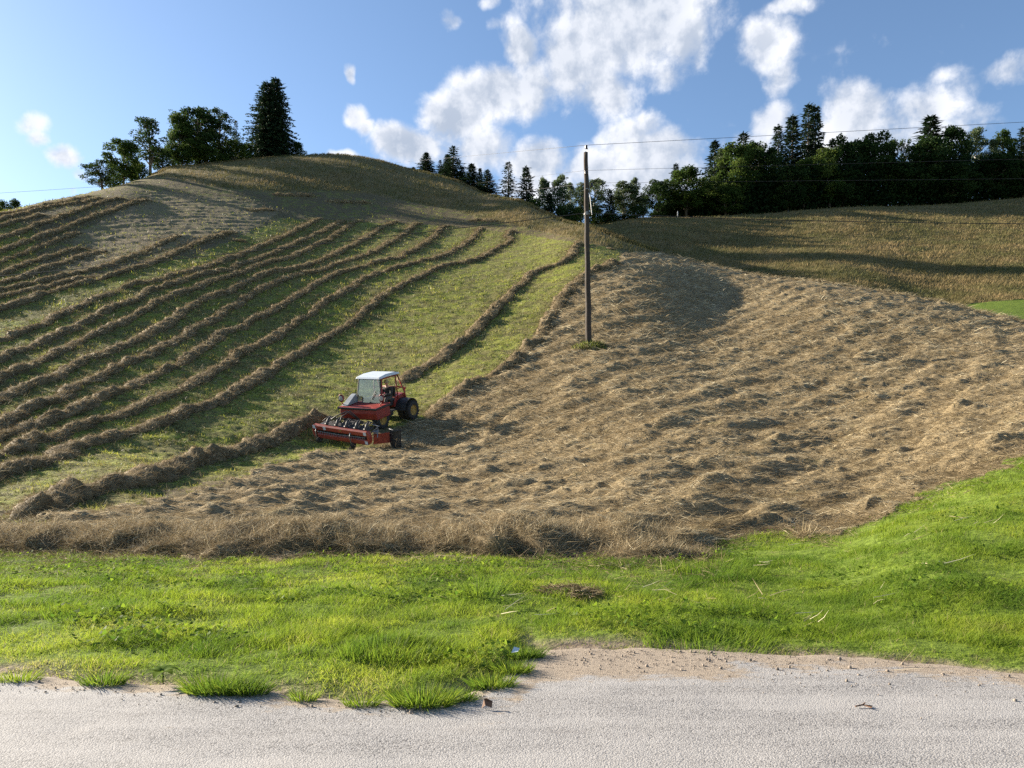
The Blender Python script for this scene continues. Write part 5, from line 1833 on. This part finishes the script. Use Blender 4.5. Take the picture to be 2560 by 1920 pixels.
# ---------------------------------------------------------------- small things by the road
def px_flat(dx, dy, z=0.0):
    px, py = d2(dx, dy)
    Y = FPX * (CAMH - z) / (py - HY)
    return (px - 512) / FPX * Y, Y


def tuft_at(dx, dy, r, h, n, label, v0=0.2):
    x, y = px_flat(dx, dy)
    a, q_ = RNG.uniform(0, 6.28, n), np.sqrt(RNG.random(n)) * r
    P = np.stack([np.cos(a) * q_ * 1.4, np.sin(a) * q_ * .7, np.zeros(n)], 1)
    P[:, 2] = base_z(P[:, 0] + x, P[:, 1] + y) - 0.02
    P[:, 2] = np.maximum(P[:, 2], -0.01)
    D = unit(np.stack([np.cos(a) * q_ / r * .7 + RNG.normal(0, .2, n), np.sin(a) * q_ / r * .7 + RNG.normal(0, .2, n), np.ones(n)], 1))
    L = h * RNG.uniform(.5, 1.1, n)
    bend = np.stack([np.cos(a), np.sin(a), -RNG.random(n)], 1) * L[:, None] * RNG.uniform(0, .45, n)[:, None]
    var = np.clip(RNG.normal(v0, .15, n) + (RNG.random(n) < .28) * .65, 0, 1)
    o = strands('grass_tuft', P, D, L, RNG.uniform(.003, .0055, n), bend, np.clip(var * .8, 0, 1), M_GRASS)
    o.location = (x, y, 0)
    tag(o, label, 'grass tuft', 'grass tufts along the asphalt edge')


tuft_at(222, 1478, .10, .13, 420, 'small grass tuft at the asphalt edge, leftmost of the tufts')
tuft_at(470, 1496, .14, .17, 900, 'wide dense grass tuft at the asphalt edge, biggest on the left')
tuft_at(528, 1498, .11, .15, 600, 'grass tuft growing against the right side of the widest one')
tuft_at(655, 1512, .06, .11, 180, 'thin pale grass tuft on bare earth at the asphalt edge', .6)
tuft_at(782, 1524, .07, .11, 240, 'little grass tuft on bare earth between wide tufts')
tuft_at(985, 1512, .09, .11, 380, 'low grass tuft right of the round one on the bulge')
tuft_at(1062, 1484, .10, .13, 520, 'grass tuft on the lower side of the notch in the verge', .35)
tuft_at(1106, 1452, .09, .13, 480, 'grass tuft halfway up the notch in the verge', .3)
tuft_at(1134, 1420, .09, .14, 480, 'grass tuft in the corner above the sandy bay', .35)
tuft_at(915, 1522, .14, .17, 850, 'round green tuft on the bulge of the verge', .3)
tuft_at(40, 1470, .10, .10, 300, 'low grass tuft cut by the left picture edge', .5)
# taller clumps within the verge
for (dx, dy, r, h, n, lb) in ((1040, 1300, .16, .34, 240, 'tall thin grass clump in the middle of the verge'), (855, 1425, .30, .17, 900, 'dark lush grass clump above the bulge of the verge'),
                              (1545, 1245, .45, .22, 1100, 'long blue green grass leaning over right of the hay swath'), (1530, 1392, .36, .14, 1000, 'dark grass clump on the rim of the sandy bay'),
                              (180, 1330, .28, .16, 600, 'dull grass clump at the left of the verge')):
    px, py = d2(dx, dy)
    X, Y = ground_at(np.array([px]), np.array([py]))
    x, y = float(X[0]), float(Y[0])
    a, q_ = RNG.uniform(0, 6.28, n), np.sqrt(RNG.random(n)) * r
    P = np.stack([np.cos(a) * q_ * 1.5, np.sin(a) * q_, np.zeros(n)], 1)
    P[:, 2] = surf(P[:, 0] + x, P[:, 1] + y) - 0.02
    D = unit(np.stack([np.cos(a) * .3 + RNG.normal(0.1, .2, n), np.sin(a) * .3 + RNG.normal(0, .2, n), np.ones(n)], 1))
    L = h * RNG.uniform(.5, 1.1, n)
    bend = np.stack([np.cos(a) * .5 + .3, np.sin(a) * .5, -RNG.random(n)], 1) * L[:, None] * RNG.uniform(0, .5, n)[:, None]
    o = strands('grass_clump', P, D, L, RNG.uniform(.004, .007, n), bend, np.clip(RNG.normal(.26, .18, n), 0, 1), M_GRASS)
    o.location = (x, y, 0)
    tag(o, lb, 'grass clump', 'taller grass clumps in the verge')

n = 900
a, q_ = RNG.uniform(0, 6.28, n), np.sqrt(RNG.random(n)) * 0.8
P = np.stack([np.cos(a) * q_ * 1.4, np.sin(a) * q_ - .25, np.zeros(n)], 1)
P[:, 2] = surf(P[:, 0] + PXB, P[:, 1] + PY_) + 0.14 * np.clip(1 - q_, 0, 1)
D = unit(np.stack([RNG.normal(0, .4, n), RNG.normal(0, .4, n), np.ones(n)], 1))
L = RNG.uniform(.08, .30, n)
o = strands('grass_clump', P, D, L, RNG.uniform(.025, .05, n), RNG.normal(0, .3, (n, 3)) * L[:, None], np.clip(RNG.normal(.28, .25, n), 0, 1), M_STUB)
o.location = (PXB, PY_, 0)
tag(o, 'unmown green grass left standing round the foot of the pole', 'grass clump', 'taller grass clumps in the verge')

# dock plant
x, y = px_flat(352, 1462, 0.05)
wd_ = tag(empty('dock_plant', (x, y, 0.03)), 'broad leaved weed among tufts at the asphalt edge', 'weed')
for k in range(7):
    a = k * .9 + .3
    m = MB()
    ln = .11 + .03 * (k % 3)
    ax = Vector((math.cos(a), math.sin(a), 0))
    sd2 = Vector((-math.sin(a), math.cos(a), 0))
    vs = []
    for i in range(7):
        t = i / 6
        c = ax * ln * t + Vector((0, 0, .05 + .09 * t - .09 * t * t))
        w_ = .036 * math.sin(math.pi * min(.98, t * .9 + .08))
        vs += [c - sd2 * w_ + Vector((0, 0, .006)), c, c + sd2 * w_ + Vector((0, 0, .006))]
    fs = [(i * 3 + j, i * 3 + j + 1, i * 3 + j + 4, i * 3 + j + 3) for i in range(6) for j in range(2)]
    m.add(vs, fs)
    m.tube([(0, 0, -.03), tuple(Vector((0, 0, .05)))], .004, 5)
    lf = m.build('leaf', M_GRASS, wd_, smooth=True)
    at = lf.data.attributes.new('var', 'FLOAT', 'POINT')
    at.data.foreach_set('value', np.full(len(lf.data.vertices), .35, np.float32))

# matted clippings in the verge
px, py = d2(1232, 1288)
X, Y = ground_at(np.array([px]), np.array([py]))
x, y, n = float(X[0]), float(Y[0]), 900
a, q_ = RNG.uniform(0, 6.28, n), np.sqrt(RNG.random(n))
P = np.stack([x + np.cos(a) * q_ * .38, y + np.sin(a) * q_ * .30, np.zeros(n)], 1)
P[:, 2] = surf(P[:, 0], P[:, 1]) + .02 + .09 * (1 - q_) + RNG.random(n) * .02
D = unit(np.stack([RNG.normal(0, 1, n), RNG.normal(0, 1, n), RNG.normal(0, .25, n)], 1))
L = RNG.uniform(.06, .20, n)
tag(strands('clippings_heap', P, D, L, RNG.uniform(.004, .008, n), RNG.normal(0, .12, (n, 3)) * L[:, None], np.clip(RNG.normal(.3, .3, n), 0, 1), M_HAY),
    'flat brown heap of dead clippings lying in the green verge', 'clippings')

# single straws and specks of litter
pts = [(1745, 1365), (1720, 1372), (1955, 1448), (1090, 1320), (1395, 1300), (1170, 1330), (1660, 1310), (1880, 1300), (1960, 1185), (2010, 1230), (1640, 1240), (1080, 1350), (2120, 1150), (1930, 1120), (2050, 1130)]
P, D, L = [], [], []
for dx, dy in pts * 3:
    px, py = d2(dx + RNG.normal(0, 16), dy + RNG.normal(0, 10))
    X, Y = ground_at(np.array([px]), np.array([py]))
    P.append((float(X[0]), float(Y[0]), float(surf(X, Y)[0]) + .07))
    a = RNG.normal(.3, .7)
    D.append((math.cos(a), math.sin(a), RNG.normal(0.1, .2)))
    L.append(RNG.uniform(.14, .40))
n = len(P)
tag(strands('fallen_straw', np.array(P), unit(np.array(D)), np.array(L), np.full(n, .007), RNG.normal(0, .04, (n, 3)), np.clip(RNG.normal(.9, .1, n), 0, 1), M_HAY),
    'single pale straws scattered over the green verge', 'straw', kind='stuff')

# grit, clods and pebbles along the edge of the asphalt
ico = bmesh.new()
bmesh.ops.create_icosphere(ico, subdivisions=1, radius=1.0)
iv = np.array([v.co[:] for v in ico.verts])
itri = np.array([[v.index for v in f.verts] for f in ico.faces])
ico.free()
n = 1500
gx_ = np.concatenate([RNG.uniform(-4.5, 4.8, 800), RNG.normal(1.2, .9, 700)])
off = np.abs(RNG.normal(0, .30, n)) * np.where(gx_ > .2, 1.3, .5)
gy_ = road_edge(gx_) + .02 - off
sz = RNG.uniform(.002, .006, n) * np.where(RNG.random(n) < .08, 2.4, 1.0)
VV = iv[None] * sz[:, None, None] * RNG.uniform(.6, 1.3, (n, 1, 3)) * (1 + .3 * RNG.normal(size=(n, len(iv), 1)) * .6)
VV += np.stack([gx_, gy_, np.full(n, .006) + sz * .3], 1)[:, None, :]
tri = (np.arange(n)[:, None, None] * len(iv) + itri[None]).reshape(-1, 3)
me = raw_mesh('grit', VV.reshape(-1, 3), tri.ravel(), np.arange(len(tri)) * 3, np.full(len(tri), 3))
M_GRIT = plain('earthy_grit', (0.21, 0.17, 0.135), .9, 0, .5, 9)
tag(link('grit', me, M_GRIT), 'crumbs of earth and small stones on the asphalt edge', 'grit', kind='stuff')

x, y = px_flat(1052, 1534)
m = MB().add([(-.035, 0, .004), (-.01, -.02, .03), (.03, -.01, .012), (.035, .015, .045), (-.02, .02, .055), (-.005, 0, .07)], [(0, 1, 4), (1, 2, 3), (1, 3, 4), (4, 3, 5)])
o = m.build('dead_leaf', M_SEED)
o.location = (x, y, .006)
tag(o, 'curled brown dead leaf lying alone on the pale asphalt', 'leaf')
x, y = px_flat(1113, 1412, .08)
m = MB().add([(-.03, -.01, 0), (.02, -.015, .01), (.035, .01, .03), (-.01, .015, .04)], [(0, 1, 2, 3)])
o = m.build('paper_scrap', M_WHITE)
o.location = (x, y, .09)
tag(o, 'small white scrap caught in grass beside the sandy bay', 'scrap')
x, y = px_flat(1868, 1531)
o = MB().tube([(-.06, 0, .01), (-.01, .012, .016), (.05, .004, .010)], .005, 6).tube([(-.01, .012, .016), (.02, .04, .02)], .004, 6).tube([(0, .01, .014), (.03, -.03, .012)], .004, 6).build('twig', M_SEED)
o.location = (x, y, .005)
tag(o, 'short dark forked twig on the asphalt, right of the sandy bay', 'twig')
